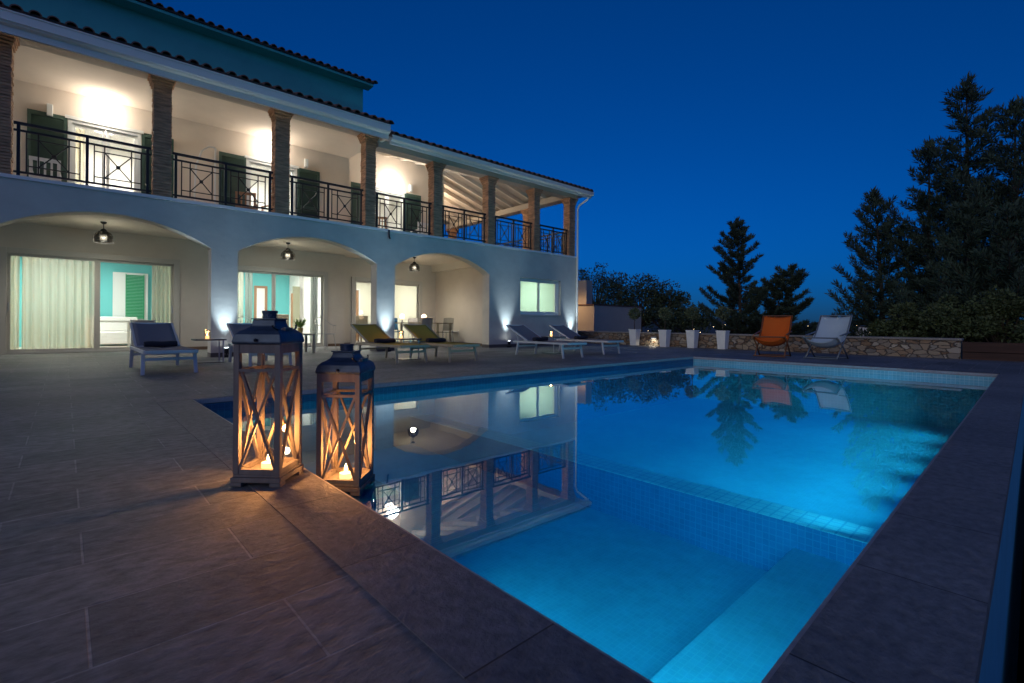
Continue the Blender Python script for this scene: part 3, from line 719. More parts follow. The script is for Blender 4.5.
# curtains (each hangs from its rail: a thing of its own)
def curtain(x0, x1, y, z0, z1, m, label, folds):
    mb = MB(); n = folds*12
    r = random.Random(int(x0*50)); ph = [r.uniform(.6,1.4) for _ in range(folds+2)]
    def fn(u, v):
        k = u*folds; a = ph[int(k)]
        w = math.sin(2*PI*k)*.075*a*(.6+.4*(1-v)) + .012*math.sin(7*k)
        return (x0+(x1-x0)*u+.012*math.cos(2*PI*k), y+w, z0+(z1-z0)*v)
    mb.grid(fn, n, 8)
    o = mb.build('curtain', m, None, H(0,0,0), HOUSE_ROT, smooth=True); tag(o, label, 'curtain', 'curtains behind the glass doors'); return o
curtain(-.82, .42, BW+.36, .03, 2.2, M['curtain'], 'wide sheer pleated curtain behind the left pane of the left glass door', 9)
curtain(-1.06, -.86, BW+.36, .03, 2.2, M['curtain'], 'narrow curtain strip at the far left edge of the left glass door', 2)
curtain(1.52, 1.98, BW+.36, .03, 2.2, M['curtain'], 'gathered sheer curtain right of the green louvre', 5)
curtain(2.9, 3.62, BW+.36, .03, 2.2, M['curtain'], 'cream curtain beside the pillar at the middle glass door', 6)
curtain(3.66, 3.86, BW+.36, .03, 2.2, M['curtain_grey'], 'grey curtain edge left of the middle glass door bar', 2)
curtain(5.50, 5.70, BW+.36, .03, 2.2, M['curtain_grey'], 'gathered grey curtain right of the potted plant', 3)
curtain(.02, .22, BW+.36, 3.2, 5.28, M['curtain'], 'pale curtain inside the first balcony door', 2)

# ------------------------------------------------------------------ loungers
def make_lounger(loc, rz, frame, cloth, label, grp):
    t = thing('sun_lounger', label, 'sun lounger', loc, rz, grp)
    w = .30
    fr = MB()
    for sx in (-1, 1): fr.bar((sx*w,-.12,.315), (sx*w,1.62,.315), .035, .045)
    fr.bar((-w,-.12,.315),(w,-.12,.315),.035,.045).bar((-w,1.62,.315),(w,1.62,.315),.035,.045).bar((-w,.8,.30),(w,.8,.30),.03,.03)
    fr.build('frame', M[frame], t, bevel=.005)
    for y0, y1 in ((.06,.0), (1.46,1.52)):
        for sx in (-1, 1): MB().bar((sx*w,y0,.295), (sx*(w+.01),y1,0), .035, .045).build('leg', M[frame], t, bevel=.005)
        MB().bar((-w,y0*.7+y1*.3,.21),(w,y0*.7+y1*.3,.21),.03,.04).build('stretcher', M[frame], t)
    MB().grid(lambda u, v: (-w+.012+(2*w-.024)*u, -.10+1.30*v, .342-.018*math.sin(PI*u)), 8, 10).build('seat', M[cloth], t, smooth=True, solid=.006)
    bx, bz = 1.17, .345; tx, tz = 1.92, .70
    bf = MB()
    for sx in (-1, 1): bf.bar((sx*(w-.02),bx,bz), (sx*(w-.02),tx,tz), .03, .03)
    bf.bar((-w+.02,tx,tz),(w-.02,tx,tz),.03,.03).bar((-w+.02,bx,bz),(w-.02,bx,bz),.025,.025)
    for sx in (-1, 1): bf.bar((sx*(w-.05),1.62,.56),(sx*(w-.05),1.50,.32),.016)
    bf.build('backrest_frame', M[frame], t)
    MB().grid(lambda u, v: (-w+.03+(2*w-.06)*u, bx+(tx-bx)*v+.014*math.sin(PI*u), bz+.012+(tz-bz)*v-.012*math.sin(PI*u)), 8, 8).build('backrest', M[cloth], t, smooth=True, solid=.006)
    return t
G1 = 'grey sun loungers beside the pool'; G2 = 'olive sun loungers beside the pool'
LG = [(1.092,8.264,.005,'grey'), (2.50,8.55,-.03,'grey'), (4.68,7.75,.012,'olive'), (5.64,7.47,-.042,'olive'), (8.14,6.83,-.03,'grey'), (10.0,7.14,-.04,'grey')]
lab = ['grey sling lounger in front of the curtained glass door, with dark towel', 'grey sling lounger half hidden behind the larger candle lantern', 'olive sling lounger nearer the pillar and the small lantern',
       'olive sling lounger in front of the right arch', 'grey sling lounger in front of the kitchen window', 'grey sling lounger at the house corner, nearest the planters']
ga = make_lounger((*LG[0][:2],0), LG[0][2], 'lounge_white', 'lounge_grey', lab[0], G1)
oa = make_lounger((*LG[2][:2],0), LG[2][2], 'lounge_beige', 'lounge_olive', lab[2], G2)
dup(ga, (*LG[1][:2],0), LG[1][2], lab[1]); dup(oa, (*LG[3][:2],0), LG[3][2], lab[3]); dup(ga, (*LG[4][:2],0), LG[4][2], lab[4]); dup(ga, (*LG[5][:2],0), LG[5][2], lab[5])
tl = ['dark folded towel on the lounger before the curtained door', 'dark folded towel on the lounger behind the larger lantern', 'dark folded towel on the olive lounger nearer the pillar', 'dark folded towel on the olive lounger before the right arch', 'dark folded towel on the lounger before the kitchen window', 'dark folded towel on the lounger at the house corner']
def towel_mesh():
    mb = MB()
    def fn(u, v):
        a = 2*PI*v; e = 1-.12*abs(2*u-1)**6
        return (-.21+.42*u, .065*math.copysign(abs(math.cos(a))**.7, math.cos(a))*e, .045+.045*math.copysign(abs(math.sin(a))**.7, math.sin(a))*e+.004*math.sin(9*u))
    mb.grid(fn, 16, 20)
    mb.add([fn(0,k/20) for k in range(20)], [tuple(range(20))]); mb.add([fn(1,k/20) for k in range(20)], [tuple(range(19,-1,-1))])
    return mb
tw = None
for (x, y, r_, _), l in zip(LG, tl):
    yy = 1.04; p = (x-math.sin(r_)*yy+.02, y+math.cos(r_)*yy, .338)
    if tw is None: tw = towel_mesh().build('towel', M['towel'], None, p, r_, smooth=True); o = tw
    else: o = tw.copy(); COL.objects.link(o); o.location = p; o.rotation_euler = (0,0,r_)
    tag(o, l, 'towel', 'folded towels on the loungers')

# side tables and hurricane candles
def side_table(x, y, label):
    t = thing('side_table', label, 'side table', (x,y,0), 0, 'side tables between the loungers')
    MB().box(-.24,.24,-.22,.22,.40,.425).build('table_top', M['table_dark'], t, bevel=.004)
    MB().box(-.20,.24,-.2,.2,0,.012).build('base_plate', M['table_dark'], t)
    for sy in (-.16, .16): MB().tube([(.20,sy,.012),(.20,sy,.40)], .012, 8).build('leg', M['chrome'], t)
def hurricane(x, y, z, label, e=1.2):
    t = thing('candle_glass', label, 'candle', (x,y,z), 0, 'candles in glass cylinders on the side tables')
    MB().lathe([(.055,0),(.055,.165),(.051,.165),(.051,.008)], n=20, cap=False).lathe([(.054,.001),(.054,.006)], n=20).build('glass_cylinder', M['lantern_glass'], t, smooth=False)
    MB().lathe([(.03,.0065),(.03,.055),(.006,.056)], n=16).build('candle', M['wax'], t)
    MB().lathe([(.001,.058),(.008,.068),(.006,.08),(.001,.098)], n=8).build('flame', M['flame'], t, smooth=True)
    light('POINT', 'candle_light', (x,y,z+.12), e, (1,.5,.18), .02)
TB = [(1.93,10.22,'dark side table between the two left grey loungers'), (5.12,8.72,'dark side table between the olive loungers'), (9.05,8.25,'dark side table between the two grey loungers by the kitchen window')]
for x, y, l in TB: side_table(x, y, l)
hurricane(1.90, 10.20, .425, 'lit candle in a glass cylinder on the left side table')
hurricane(5.02, 8.75, .425, 'lit candle in a glass cylinder on the table between the olive loungers')
hurricane(8.98, 8.25, .425, 'lit candle in a glass cylinder on the table near the kitchen window')

# ------------------------------------------------------------------ candle lanterns
def lantern(corner, side, top, base_z, label, cap, rz=R(45)):
    """corner = ground point of the corner nearest the pool steps; side = foot width; top = full height"""
    h = top; s2 = side/2
    cx = corner[0]; cy = corner[1]+side/math.sqrt(2)
    t = thing('candle_lantern', label, 'lantern', (cx,cy,base_z), rz, 'wooden candle lanterns by the pool edge')
    b = s2; p = .017; body = b-.007; zr = h*.805; zf = .045
    mb = MB().box(-b,b,-b,b,.018,.040)
    for sx in (-1,1):
        for sy in (-1,1): mb.box(sx*b-(.05 if sx > 0 else 0), sx*b+(.05 if sx < 0 else 0), sy*b-(.05 if sy > 0 else 0), sy*b+(.05 if sy < 0 else 0), 0, .0175)
    mb.box(-body,body,-body,body,.0405,.052)
    mb.build('base', M['lantern_wood'], t, bevel=.003)
    po = .026
    for sx in (-1,1):
        for sy in (-1,1):
            MB().box(min(sx*body,sx*(body-po)), max(sx*body,sx*(body-po)), min(sy*body,sy*(body-po)), max(sy*body,sy*(body-po)), .0525, zr).build('post', M['lantern_wood'], t, bevel=.002)
    zb = .052+(zr-.052)*.80
    for k in range(4):
        c, s_ = math.cos(k*PI/2), math.sin(k*PI/2)
        rot = lambda q: (c*q[0]-s_*q[1], s_*q[0]+c*q[1], q[2])
        y0 = -body+.013; a = body-po
        m2 = MB()
        for z, hh in ((zr-.02,.04), (zb,.013), (.064,.022)): m2.bar(rot((-a,y0,z)), rot((a,y0,z)), .02, hh)
        m2.bar(rot((-a,y0-.003,.07)), rot((a,y0-.003,zb)), .011, .013, up=rot((0,1,0))); m2.bar(rot((a,y0+.004,.07)), rot((-a,y0+.004,zb)), .011, .013, up=rot((0,1,0)))
        m2.build('cross_frame', M['lantern_wood'], t)
        g2 = MB(); q = [rot((-a,y0+.014,.075)), rot((a,y0+.014,.075)), rot((a,y0+.014,zr-.04)), rot((-a,y0+.014,zr-.04))]
        g2.add(q, [(0,1,2,3)]); g2.build('pane', M['lantern_glass'], t)
    # bell shaped roof
    rf = MB(); q_ = .118/.142*(h/.79); prof = [(b*.97,zr+.001),(b*1.0,zr+.012*q_),(b*.97,zr+.032*q_),(b*.92,zr+.054*q_),(b*.80,zr+.072*q_),(b*.64,zr+.084*q_),(b*.52,zr+.098*q_),(b*.47,zr+.118*q_),(b*.46,zr+.135*q_)]
    vs = []; fs = []
    for w_, z in prof: vs += [(-w_,-w_,z),(w_,-w_,z),(w_,w_,z),(-w_,w_,z)]
    for i in range(len(prof)-1):
        for k in range(4): fs.append((i*4+k, i*4+(k+1) % 4, i*4+4+(k+1) % 4, i*4+4+k))
    fs += [(3,2,1,0), tuple(range(len(vs)-4, len(vs)))]
    rf.add(vs, fs); ro = rf.build('roof', M['lantern_roof'], t, bevel=.004)
    MB().box(-b*.5,b*.5,-b*.5,b*.5,zr+.1355*q_,zr+.142*q_).build('roof_plate', M['lantern_roof'], ro)
    zc = zr+.142*q_
    cp = MB().lathe([(b*.27,zc+.0005),(b*.27,h-.012),(b*.30,h-.010),(b*.30,h)], n=20)
    for j in range(3):
        for k in range(12): a = 2*PI*(k+.5*(j % 2))/12; cp.sphere((b*.27*math.cos(a), b*.27*math.sin(a), zc+.006+j*.009), .003, 5, 4)
    cp.build('chimney', M['lantern_roof'], ro)
    hd = MB().tube([(-b*.95*math.cos(PI*k/14), -b*.62-.012*math.sin(PI*k/14), zr+(.104-.035*math.sin(PI*k/14))*q_) for k in range(15)], .0045, 6)
    hd.build('handle', M['dark_metal'], ro)
    MB().bar((-.035,-b*.76,zr+.082*q_),(.035,-b*.76,zr+.082*q_),.014,.014).build('handle_grip', M['lantern_wood'], ro)
    for sx in (-1, 1): MB().sphere((sx*(b*1.04),0,zr+.02), .008, 8, 6).build('hook', M['dark_metal'], t)
    ca = thing('candle', 'lit tea light on the floor of the ' + cap, 'candle', (cx,cy,base_z+.0525), rz, 'lit candles inside the two lanterns')
    MB().lathe([(.032,0),(.032,.028),(.005,.029)], n=18).build('wax', M['wax'], ca)
    MB().lathe([(.001,.030),(.009,.042),(.007,.055),(.001,.075)], n=10).build('flame', M['flame'], ca, smooth=True)
    light('POINT', 'lantern_light', (cx,cy,base_z+.205), 4.2, (1,.42,.12), .02)
lantern((.706,2.275), .228, .79, .003, 'taller wooden lantern standing on the slate edge, blue grey roof', 'taller lantern')
lantern((1.086,2.282), .235, .755, -.127, 'shorter wooden lantern standing at water level against the pool edge', 'shorter lantern', R(45))

# ------------------------------------------------------------------ sling chairs at the far end
def sling_chair(loc, rz, frame, cloth, label):
    t = thing('sling_chair', label, 'lounge chair', loc, rz, 'sling lounge chairs at the far end of the pool')
    w = .33
    pr = [(-.60,.98),(-.46,.78),(-.28,.54),(-.08,.38),(.12,.33),(.28,.36),(.42,.46)]
    def fn(u, v):
        k = v*(len(pr)-1); i = min(int(k), len(pr)-2); q = k-i
        x = pr[i][0]*(1-q)+pr[i+1][0]*q; z = pr[i][1]*(1-q)+pr[i+1][1]*q
        e = abs(2*u-1); sag = .10*(1-e*e)
        wing = .05*(e**4)*(1 if v > .35 else .3)
        return (x-.3*sag, -w+2*w*u, z-sag*(.4 if v < .2 else .9)+wing)
    MB().grid(fn, 14, 24).build('sling', M[cloth], t, smooth=True, solid=.008)
    for s_ in (-1, 1):
        y = s_*(w+.012)
        MB().tube([(-.30,y,.0),(.05,y,.27),(.42,y,.48)], .016, 8).build('leg', M[frame], t, smooth=True)
        MB().tube([(.36,y-s_*.03,0),(.02,y-s_*.03,.27),(-.36,y-s_*.03,.66),(-.60,y-s_*.03,.98)], .016, 8).build('leg', M[frame], t, smooth=True)
        MB().bar((-.36,y,.60),(.22,y,.52),.045,.022).build('armrest', M[frame], t, bevel=.004)
    MB().tube([(-.60,-w,.98),(-.60,w,.98)], .015, 8).build('top_bar', M[frame], t)
    MB().tube([(.42,-w,.47),(.42,w,.47)], .015, 8).build('front_bar', M[frame], t)
    for x in (-.30, .36): MB().tube([(x,-w-.012,.018),(x,w+.012,.018)], .015, 8).build('floor_bar', M[frame], t)
sling_chair((12.55,4.30,0), R(188), 'teak', 'orange', 'orange sling lounge chair with brown frame at the far pool end')
sling_chair((12.75,3.22,0), R(176), 'grey_frame', 'white_cloth', 'white sling lounge chair with grey frame at the far pool end')

# ------------------------------------------------------------------ leaves
def leaf_tri(vs, fs, p, d, n, L, W):
    """one pointed leaf: diamond of two triangles"""
    s_ = d.cross(n)
    if s_.length < 1e-4: return
    s_.normalize(); k = len(vs)
    vs += [tuple(p), tuple(p+d*(L*.45)+s_*(W/2)), tuple(p+d*L), tuple(p+d*(L*.45)-s_*(W/2))]
    fs.append((k,k+1,k+2,k+3))
def rv(r): 
    while True:
        v = Vector((r.uniform(-1,1), r.uniform(-1,1), r.uniform(-1,1)))
        if .05 < v.length < 1: return v.normalized()
def ball_leaves(r, c, rad, n, L, W, vs, fs, sc=(1,1,1)):
    for _ in range(n):
        u = rv(r); q = rad*r.uniform(.55,1.0)**.6
        p = Vector(c)+Vector((u.x*sc[0],u.y*sc[1],u.z*sc[2]))*q
        d = (u+rv(r)*.9).normalized(); leaf_tri(vs, fs, p, d, rv(r), L*r.uniform(.6,1.2), W*r.uniform(.7,1.2))

# planters and topiary
PLN = [(14.9,9.67), (14.75,8.41), (14.8,7.46), (14.95,6.55)]
plab = ['white tapered planter next to the annex wall, farthest left', 'white tapered planter right beside the lit wall lamp', 'white tapered planter third from the house', 'white tapered planter nearest the orange chair']
tlab = ['small clipped ball tree in the farthest left planter', 'small clipped ball tree in the planter beside the wall lamp', 'small clipped ball tree in the third planter from the house', 'small clipped ball tree in the planter nearest the orange chair']
pl0 = None; tp0 = None
for i, (x, y) in enumerate(PLN):
    if pl0 is None:
        pl0 = thing('planter', plab[i], 'planter', (x,y,0), 0, 'white planters along the stone wall')
        mb = MB(); zs = ((0,.225),(.53,.295),(.535,.315),(.57,.315)); vs = []; fs = []
        for z, w_ in zs: a = w_/2; vs += [(-a,-a,z),(a,-a,z),(a,a,z),(-a,a,z)]
        for z, w_ in ((.57,.275),(.50,.265)): a = w_/2; vs += [(-a,-a,z),(a,-a,z),(a,a,z),(-a,a,z)]
        for k in range(5):
            for q in range(4): fs.append((k*4+q, k*4+(q+1) % 4, k*4+4+(q+1) % 4, k*4+4+q))
        fs.append((3,2,1,0)); mb.add(vs, fs); mb.build('pot', M['planter'], pl0, bevel=.006)
        MB().box(-.131,.131,-.131,.131,.46,.505).build('soil', M['soil'], pl0)
    else: dup(pl0, (x,y,0), rnd.uniform(-.05,.05), plab[i])
    tp = thing('topiary_tree', tlab[i], 'potted tree', (x,y,.506), rnd.uniform(0,6), 'clipped ball trees in the planters')
    MB().tube([(0,0,0),(.01,.005,.25),(-.006,.0,.55)], [.014,.012,.011], 7).build('trunk', M['bark'], tp)
    vs = []; fs = []; r = random.Random(40+i)
    ball_leaves(r, (0,0,.62), .19, 750, .07, .035, vs, fs, (1,1,.9))
    for _ in range(14):
        u = rv(r); ball_leaves(r, tuple(Vector((0,0,.62))+u*.17), .06, 18, .07, .03, vs, fs)
    MB().add(vs, fs).build('crown', M['leaf_topiary'], tp)

# stone wall, timber wall, wall lamp
sw = thing('stone_wall', 'low rubble stone wall with pale cap behind the planters', 'wall', (0,0,0))
MB().box(15.12,15.5,1.15,16.5,-1.2,.42).build('stone_body', M['stone'], sw)
MB().box(15.08,15.55,1.13,16.5,.421,.47).build('cap', M['cap'], sw, bevel=.008)
tw_ = thing('timber_wall', 'low dark timber board wall right of the stone wall', 'wall', (0,0,0))
for k in range(3): MB().box(15.1+.004*(k % 2),15.18,-4,1.12,-.3+.0+k*.235,-.075+k*.235).build('board', M['timber'], tw_, bevel=.006)
wl = thing('wall_lamp', 'small lit lamp on the stone wall between two planters', 'wall lamp', (15.10,9.02,.28))
MB().box(-.05,.02,-.09,.09,-.03,.03).build('lamp_body', M['alu_white'], wl)
MB().box(-.045,.0,-.08,.08,-.036,-.031).build('lens', glow('wall lamp lens', (1,.9,.72), 2.5), wl)
light('AREA', 'wall_lamp_light', (15.03,9.02,.235), 1.0, (1,.88,.66), .14, (14.9,9.02,-1))

# annex and neighbour tower beyond the wall
an = thing('annex_building', 'low flat walled outbuilding just beyond the stone wall', 'building', (0,0,0))
AX, AY = 18.0, 13.86
MB().box(AX,AX+3.95,AY,AY+4,-2,1.62).build('wall', M['annex_wall'], an)
rf = MB().add([(AX-.06,AY-.03,1.621),(AX+4.0,AY-.03,1.621),(AX+4.0,AY+4,1.621),(AX-.06,AY+4,1.621),(AX-.06,AY-.03,1.67),(AX+4.0,AY-.03,1.67),(AX+4,AY+4,1.75),(AX-.06,AY+4,1.75)], [(3,2,1,0),(4,5,6,7),(0,1,5,4),(1,2,6,5),(2,3,7,6),(3,0,4,7)])
rf.build('roof', M['tile_roof'], an)
MB().box(AX+.3,AX+.75,AY+.7,AY+1.25,1.67,2.85).build('chimney', M['annex_wall'], an)
light('SPOT', 'annex_yard_lamp_light', (16.6,15.2,2.3), 60, (1,.62,.30), .1, (18.2,14.9,.6), 110)
al = thing('yard_lamp', 'small bracket lamp on the rear house corner lighting the annex', 'wall lamp', (16.55,15.25,2.32))
MB().box(-.06,.06,-.06,.06,0,.12).bar((0,0,.06),(-.3,0,.06),.03).build('lamp_body', M['dark_metal'], al)
MB().bar((-.3,0,.12),(-.3,0,-4),.06).build('pole', M['dark_metal'], al)

# ------------------------------------------------------------------ trees
def conifer(name, label, base, Ht, Rm, seed, lean=(0,0), dens=1.0, start=.10, group=None, up=.35):
    r = random.Random(seed)
    t = thing(name, label, 'tree', base, 0, group)
    ax = lambda u: Vector((lean[0]*u*u, lean[1]*u*u, Ht*u))
    MB().tube([ax(k/8) for k in range(9)], [max(.012, Ht*.018*(1-k/8.2)) for k in range(9)], 8).build('trunk', M['bark'], t)
    vs = []; fs = []; br = MB(); z = start
    az = r.uniform(0,6)
    while z < .985:
        nb = r.choice((2,3,3))
        for _ in range(nb):
            az += 2.4+r.uniform(-.5,.5)
            Lb = Rm*((1-z)**.75*.95+.045)*r.choice((.4,.6,.8,1.0,1.2,1.4))
            e0 = r.uniform(-.15,.35)+up*z
            p0 = ax(z); dh = Vector((math.cos(az), math.sin(az), 0)); pts = []
            n = max(3, int(Lb/.22))
            for k in range(n+1):
                q = k/n; pts.append(p0+dh*(Lb*q)+Vector((0,0,Lb*(e0*q+up*q*q*.9-.12*math.sin(PI*q)))) + rv(r)*.03*q)
            if Lb > .5: br.tube(pts, [max(.004, .022*Lb*(1-.9*k/n)) for k in range(n+1)], 4, cap=False)
            m_ = int(150*Lb*dens)+16
            for _k in range(m_):
                q = r.uniform(.18,1)**.8; i = min(int(q*n), n-1); f_ = q*n-i
                c = pts[i].lerp(pts[i+1], f_); td = (pts[i+1]-pts[i]).normalized()
                spread = .10*Lb*(1-q)+.09
                side = rv(r); off = Vector((side.x, side.y, side.z*.6))*spread*r.random()
                d = (td*.7+side*.75+Vector((0,0,.35))).normalized()
                leaf_tri(vs, fs, c+off, d, rv(r), r.uniform(.10,.24), r.uniform(.022,.05))
        z += r.uniform(.014,.032)*(6.0/Ht)**.5*(1.0 if z > .25 else 1.4)
    top = ax(1)
    for _ in range(70):
        leaf_tri(vs, fs, top+rv(r)*.10-Vector((0,0,r.uniform(0,.5))), (rv(r)*.5+Vector((0,0,1))).normalized(), rv(r), .26, .06)
    br.build('limb', M['bark'], t); MB().add(vs, fs).build('crown', M['leaf_conifer'], t)
    return t
GC = 'tall conifers at the right'
conifer('conifer_tree', 'tallest dark conifer in the group at the right edge', (22.0,1.52,-1.4), 10.3, 2.2, 11, (0,.05), group=GC, dens=1.1)
conifer('conifer_tree', 'dark conifer of middle height left of the tallest one', (22.4,2.55,-1.4), 8.65, 1.85, 12, (0,.0), group=GC, dens=1.1)
conifer('conifer_tree', 'slender outer conifer at the left end of the right hand group', (22.6,3.85,-1.4), 7.25, 1.85, 13, (.1,.35), group=GC, dens=1.25)
conifer('conifer_tree', 'dark conifer cut by the right edge of the picture', (21.0,.42,-1.4), 8.9, 2.2, 14, (0,0), group=GC, dens=1.1)
conifer('conifer_tree', 'low bushy conifer filling the foot of the right hand group', (19.6,1.35,-1.2), 5.6, 1.9, 15, (0,0), group=GC, start=.05)
conifer('conifer_tree', 'low bushy conifer just behind the timber wall', (19.0,.45,-1.2), 5.2, 1.9, 16, (0,0), group=GC, start=.05)
conifer('conifer_tree', 'lone pointed conifer behind the planters in the middle', (26.0,10.45,-1.6), 7.85, 2.05, 21, (0,.25), group='conifers beyond the stone wall', start=.16, up=.26, dens=2.0)
conifer('conifer_tree', 'spreading conifer leaning right beside the lone pointed one', (26.4,9.25,-1.6), 5.2, 2.7, 22, (.2,-1.0), group='conifers beyond the stone wall', start=.2, up=.10, dens=2.2)

def broad_tree(label, base, Ht, Rm, seed, leaf, group, nclump=26, L=.16, per=130, name='leafy_tree', cat='tree', squash=.8):
    r = random.Random(seed); t = thing(name, label, cat, base, r.uniform(0,6), group)
    tk = MB(); fork = Vector((r.uniform(-.1,.1), r.uniform(-.1,.1), Ht*.38))
    tk.tube([(0,0,0), tuple(fork*.5), tuple(fork)], [Ht*.032,Ht*.026,Ht*.02], 8)
    tk.build('trunk', M['bark'], t)
    vs = []; fs = []; lm = MB()
    for k in range(nclump):
        u = rv(r); u.z = abs(u.z)*1.0-.25
        q = r.uniform(.45,1.05); c = Vector((u.x*Rm*q, u.y*Rm*q, Ht*.60+u.z*Ht*.46*q))
        lm.tube([tuple(fork), tuple((fork+c)/2+Vector((0,0,-.1))), tuple(c)], [Ht*.012,Ht*.007,.006], 5, cap=False)
        rad = Rm*r.uniform(.16,.36)
        ball_leaves(r, tuple(c), rad, int(per*r.uniform(.6,1.3)), L, L*.5, vs, fs, (1,1,squash))
        for _ in range(5):
            sp = c+rv(r)*rad*1.05; ball_leaves(r, tuple(sp), rad*.35, int(per*.12), L, L*.5, vs, fs)
    lm.build('limb', M['bark'], t); MB().add(vs, fs).build('crown', M[leaf], t)
GB = 'leafy trees behind the outbuilding'
for i, (x, y, Ht, Rm, l) in enumerate(((27.0,20.8,6.6,1.8,'tallest leafy tree just right of the house corner'), (27.5,19.0,5.9,1.9,'leafy tree behind the middle of the outbuilding'),
        (27.0,17.0,5.5,1.7,'leafy tree rising behind the right end of the outbuilding'), (26.5,15.1,4.9,1.5,'leafy tree with thin top right of the outbuilding'), (26.0,13.6,3.7,1.4,'lowest leafy tree left of the pointed conifer'))):
    broad_tree(l, (x,y,-1.7), Ht*1.1, Rm*1.12, 60+i, 'leaf_broad', GB, per=110)
GS = 'shrubs below the conifers'
for i, (x, y, Ht, Rm, l) in enumerate(((17.6,2.55,1.9,.75,'leafy shrub at the left foot of the right hand conifers'), (17.4,1.55,2.1,.8,'leafy shrub in front of the tallest conifer'),
        (17.2,.55,2.1,.8,'leafy shrub behind the timber wall'), (17.0,-.5,2.2,.9,'leafy shrub cut by the right edge of the picture'))):
    broad_tree(l, (x,y,-.9), Ht+.5, Rm, 80+i, 'leaf_shrub', GS, nclump=22, L=.10, per=190, name='garden_shrub', cat='shrub')

# ------------------------------------------------------------------ far town
rt = random.Random(5)
fh_lab = ['pale far house below the hills, left of the right hand trees', 'pale far block farther left along the plain', 'pale far house under the ridge', 'pale far house seen past the white chair', 'low pale far house behind the orange chair']
for i, (px, dist, w_, hh) in enumerate(((.352,430,16,9), (.372,470,12,7), (.335,520,14,8), (.30,480,10,6), (.47,500,12,6))):
    x, y = dist*math.cos(px*.52), dist*math.sin(px*.52)
    t = thing('far_house', fh_lab[i], 'house', (x,y,-9), px*.52, 'pale houses far across the plain')
    MB().box(-w_/2,w_/2,-w_/2,w_/2,-3,hh).build('wall', M['far_house'], t)
    MB().box(-w_/2-.4,w_/2+.4,-w_/2-.4,w_/2+.4,hh+.01,hh+.5).build('roof', M['tile_roof'], t)
    MB().box(-w_/2-.1,-w_/2-.02,-w_*.2,w_*.1,hh*.45,hh*.7).build('window', M['lit_window'], t)
tl_ = MB()
for _ in range(110):
    a = R(rt.uniform(6,34)); dd_ = rt.uniform(300,1500); z = -7+rt.uniform(0,10)*dd_/1500*1.4
    tl_.sphere((dd_*math.cos(a), dd_*math.sin(a), z), .0011*dd_*rt.uniform(.12,.42), 6, 4)
o = tl_.build('town_lights', M['town']); tag(o, 'scattered small lights of the far town on the plain', 'town lights', None, 'stuff')

# ------------------------------------------------------------------ porch and balcony furniture
def HT(name, label, cat, x, y, z, rz=0, group=None): return thing(name, label, cat, H(x,y,z), HOUSE_ROT+rz, group)
cabinet = HT('slatted_cabinet', 'grey slatted outdoor cabinet beside the left glass door', 'cabinet', 1.30, 2.95, 0)
cb = MB().box(-.22,.22,-.14,.14,.03,.74); cb.build('cabinet_body', M['slat_box'], cabinet)
sl = MB()
for k in range(12): sl.box(-.225,.225,-.152,-.141,.05+k*.057,.095+k*.057)
sl.build('slat_front', M['slat_box'], cabinet); MB().box(-.24,.24,-.16,.15,.741,.765).build('lid', M['slat_box'], cabinet)
# white table and chairs inside the first room
wt = HT('console_table', 'white console table inside the turquoise room', 'table', .75, 5.6, .006)
MB().box(-.45,.45,-.25,.25,.70,.74).build('table_top', M['room_white'], wt)
for sx in (-.42,.42):
    for sy in (-.22,.22): MB().box(sx-.02,sx+.02,sy-.02,sy+.02,0,.70).build('leg', M['room_white'], wt)
bx = HT('white_sofa', 'white sofa in the turquoise room behind the glass', 'sofa', .85, 6.9, .006)
MB().box(-.6,.6,-.35,.3,.05,.42).build('seat', M['room_white'], bx, bevel=.03); MB().box(-.6,.6,.12,.32,.421,.86).build('backrest', M['room_white'], bx, bevel=.03)
# coffee table and plant in the middle arch
ct = HT('coffee_table', 'low dark table in front of the middle arch', 'table', 3.95, .55, 0)
MB().box(-.48,.48,-.3,.3,.43,.46).build('table_top', M['lounge_beige'], ct)
for sx in (-.45,.45):
    for sy in (-.27,.27): MB().box(sx-.025,sx+.025,sy-.025,sy+.025,0,.429).build('leg', M['lounge_beige'], ct)
pp = HT('potted_plant', 'leafy green plant in a yellow pot on the low table', 'plant', 4.20, .62, .461)
MB().lathe([(.045,0),(.062,.13),(.066,.14),(.06,.14),(.05,.12)], n=18).build('pot', M['yellow_pot'], pp)
vs = []; fs = []; r = random.Random(3)
for _ in range(110):
    a = r.uniform(0,6.28); d = Vector((math.cos(a)*.6, math.sin(a)*.6, r.uniform(.5,1.6))).normalized()
    leaf_tri(vs, fs, Vector((0,0,.13)), d, rv(r), r.uniform(.16,.30), .03)
MB().add(vs, fs).build('foliage', M['leaf_pot'], pp)
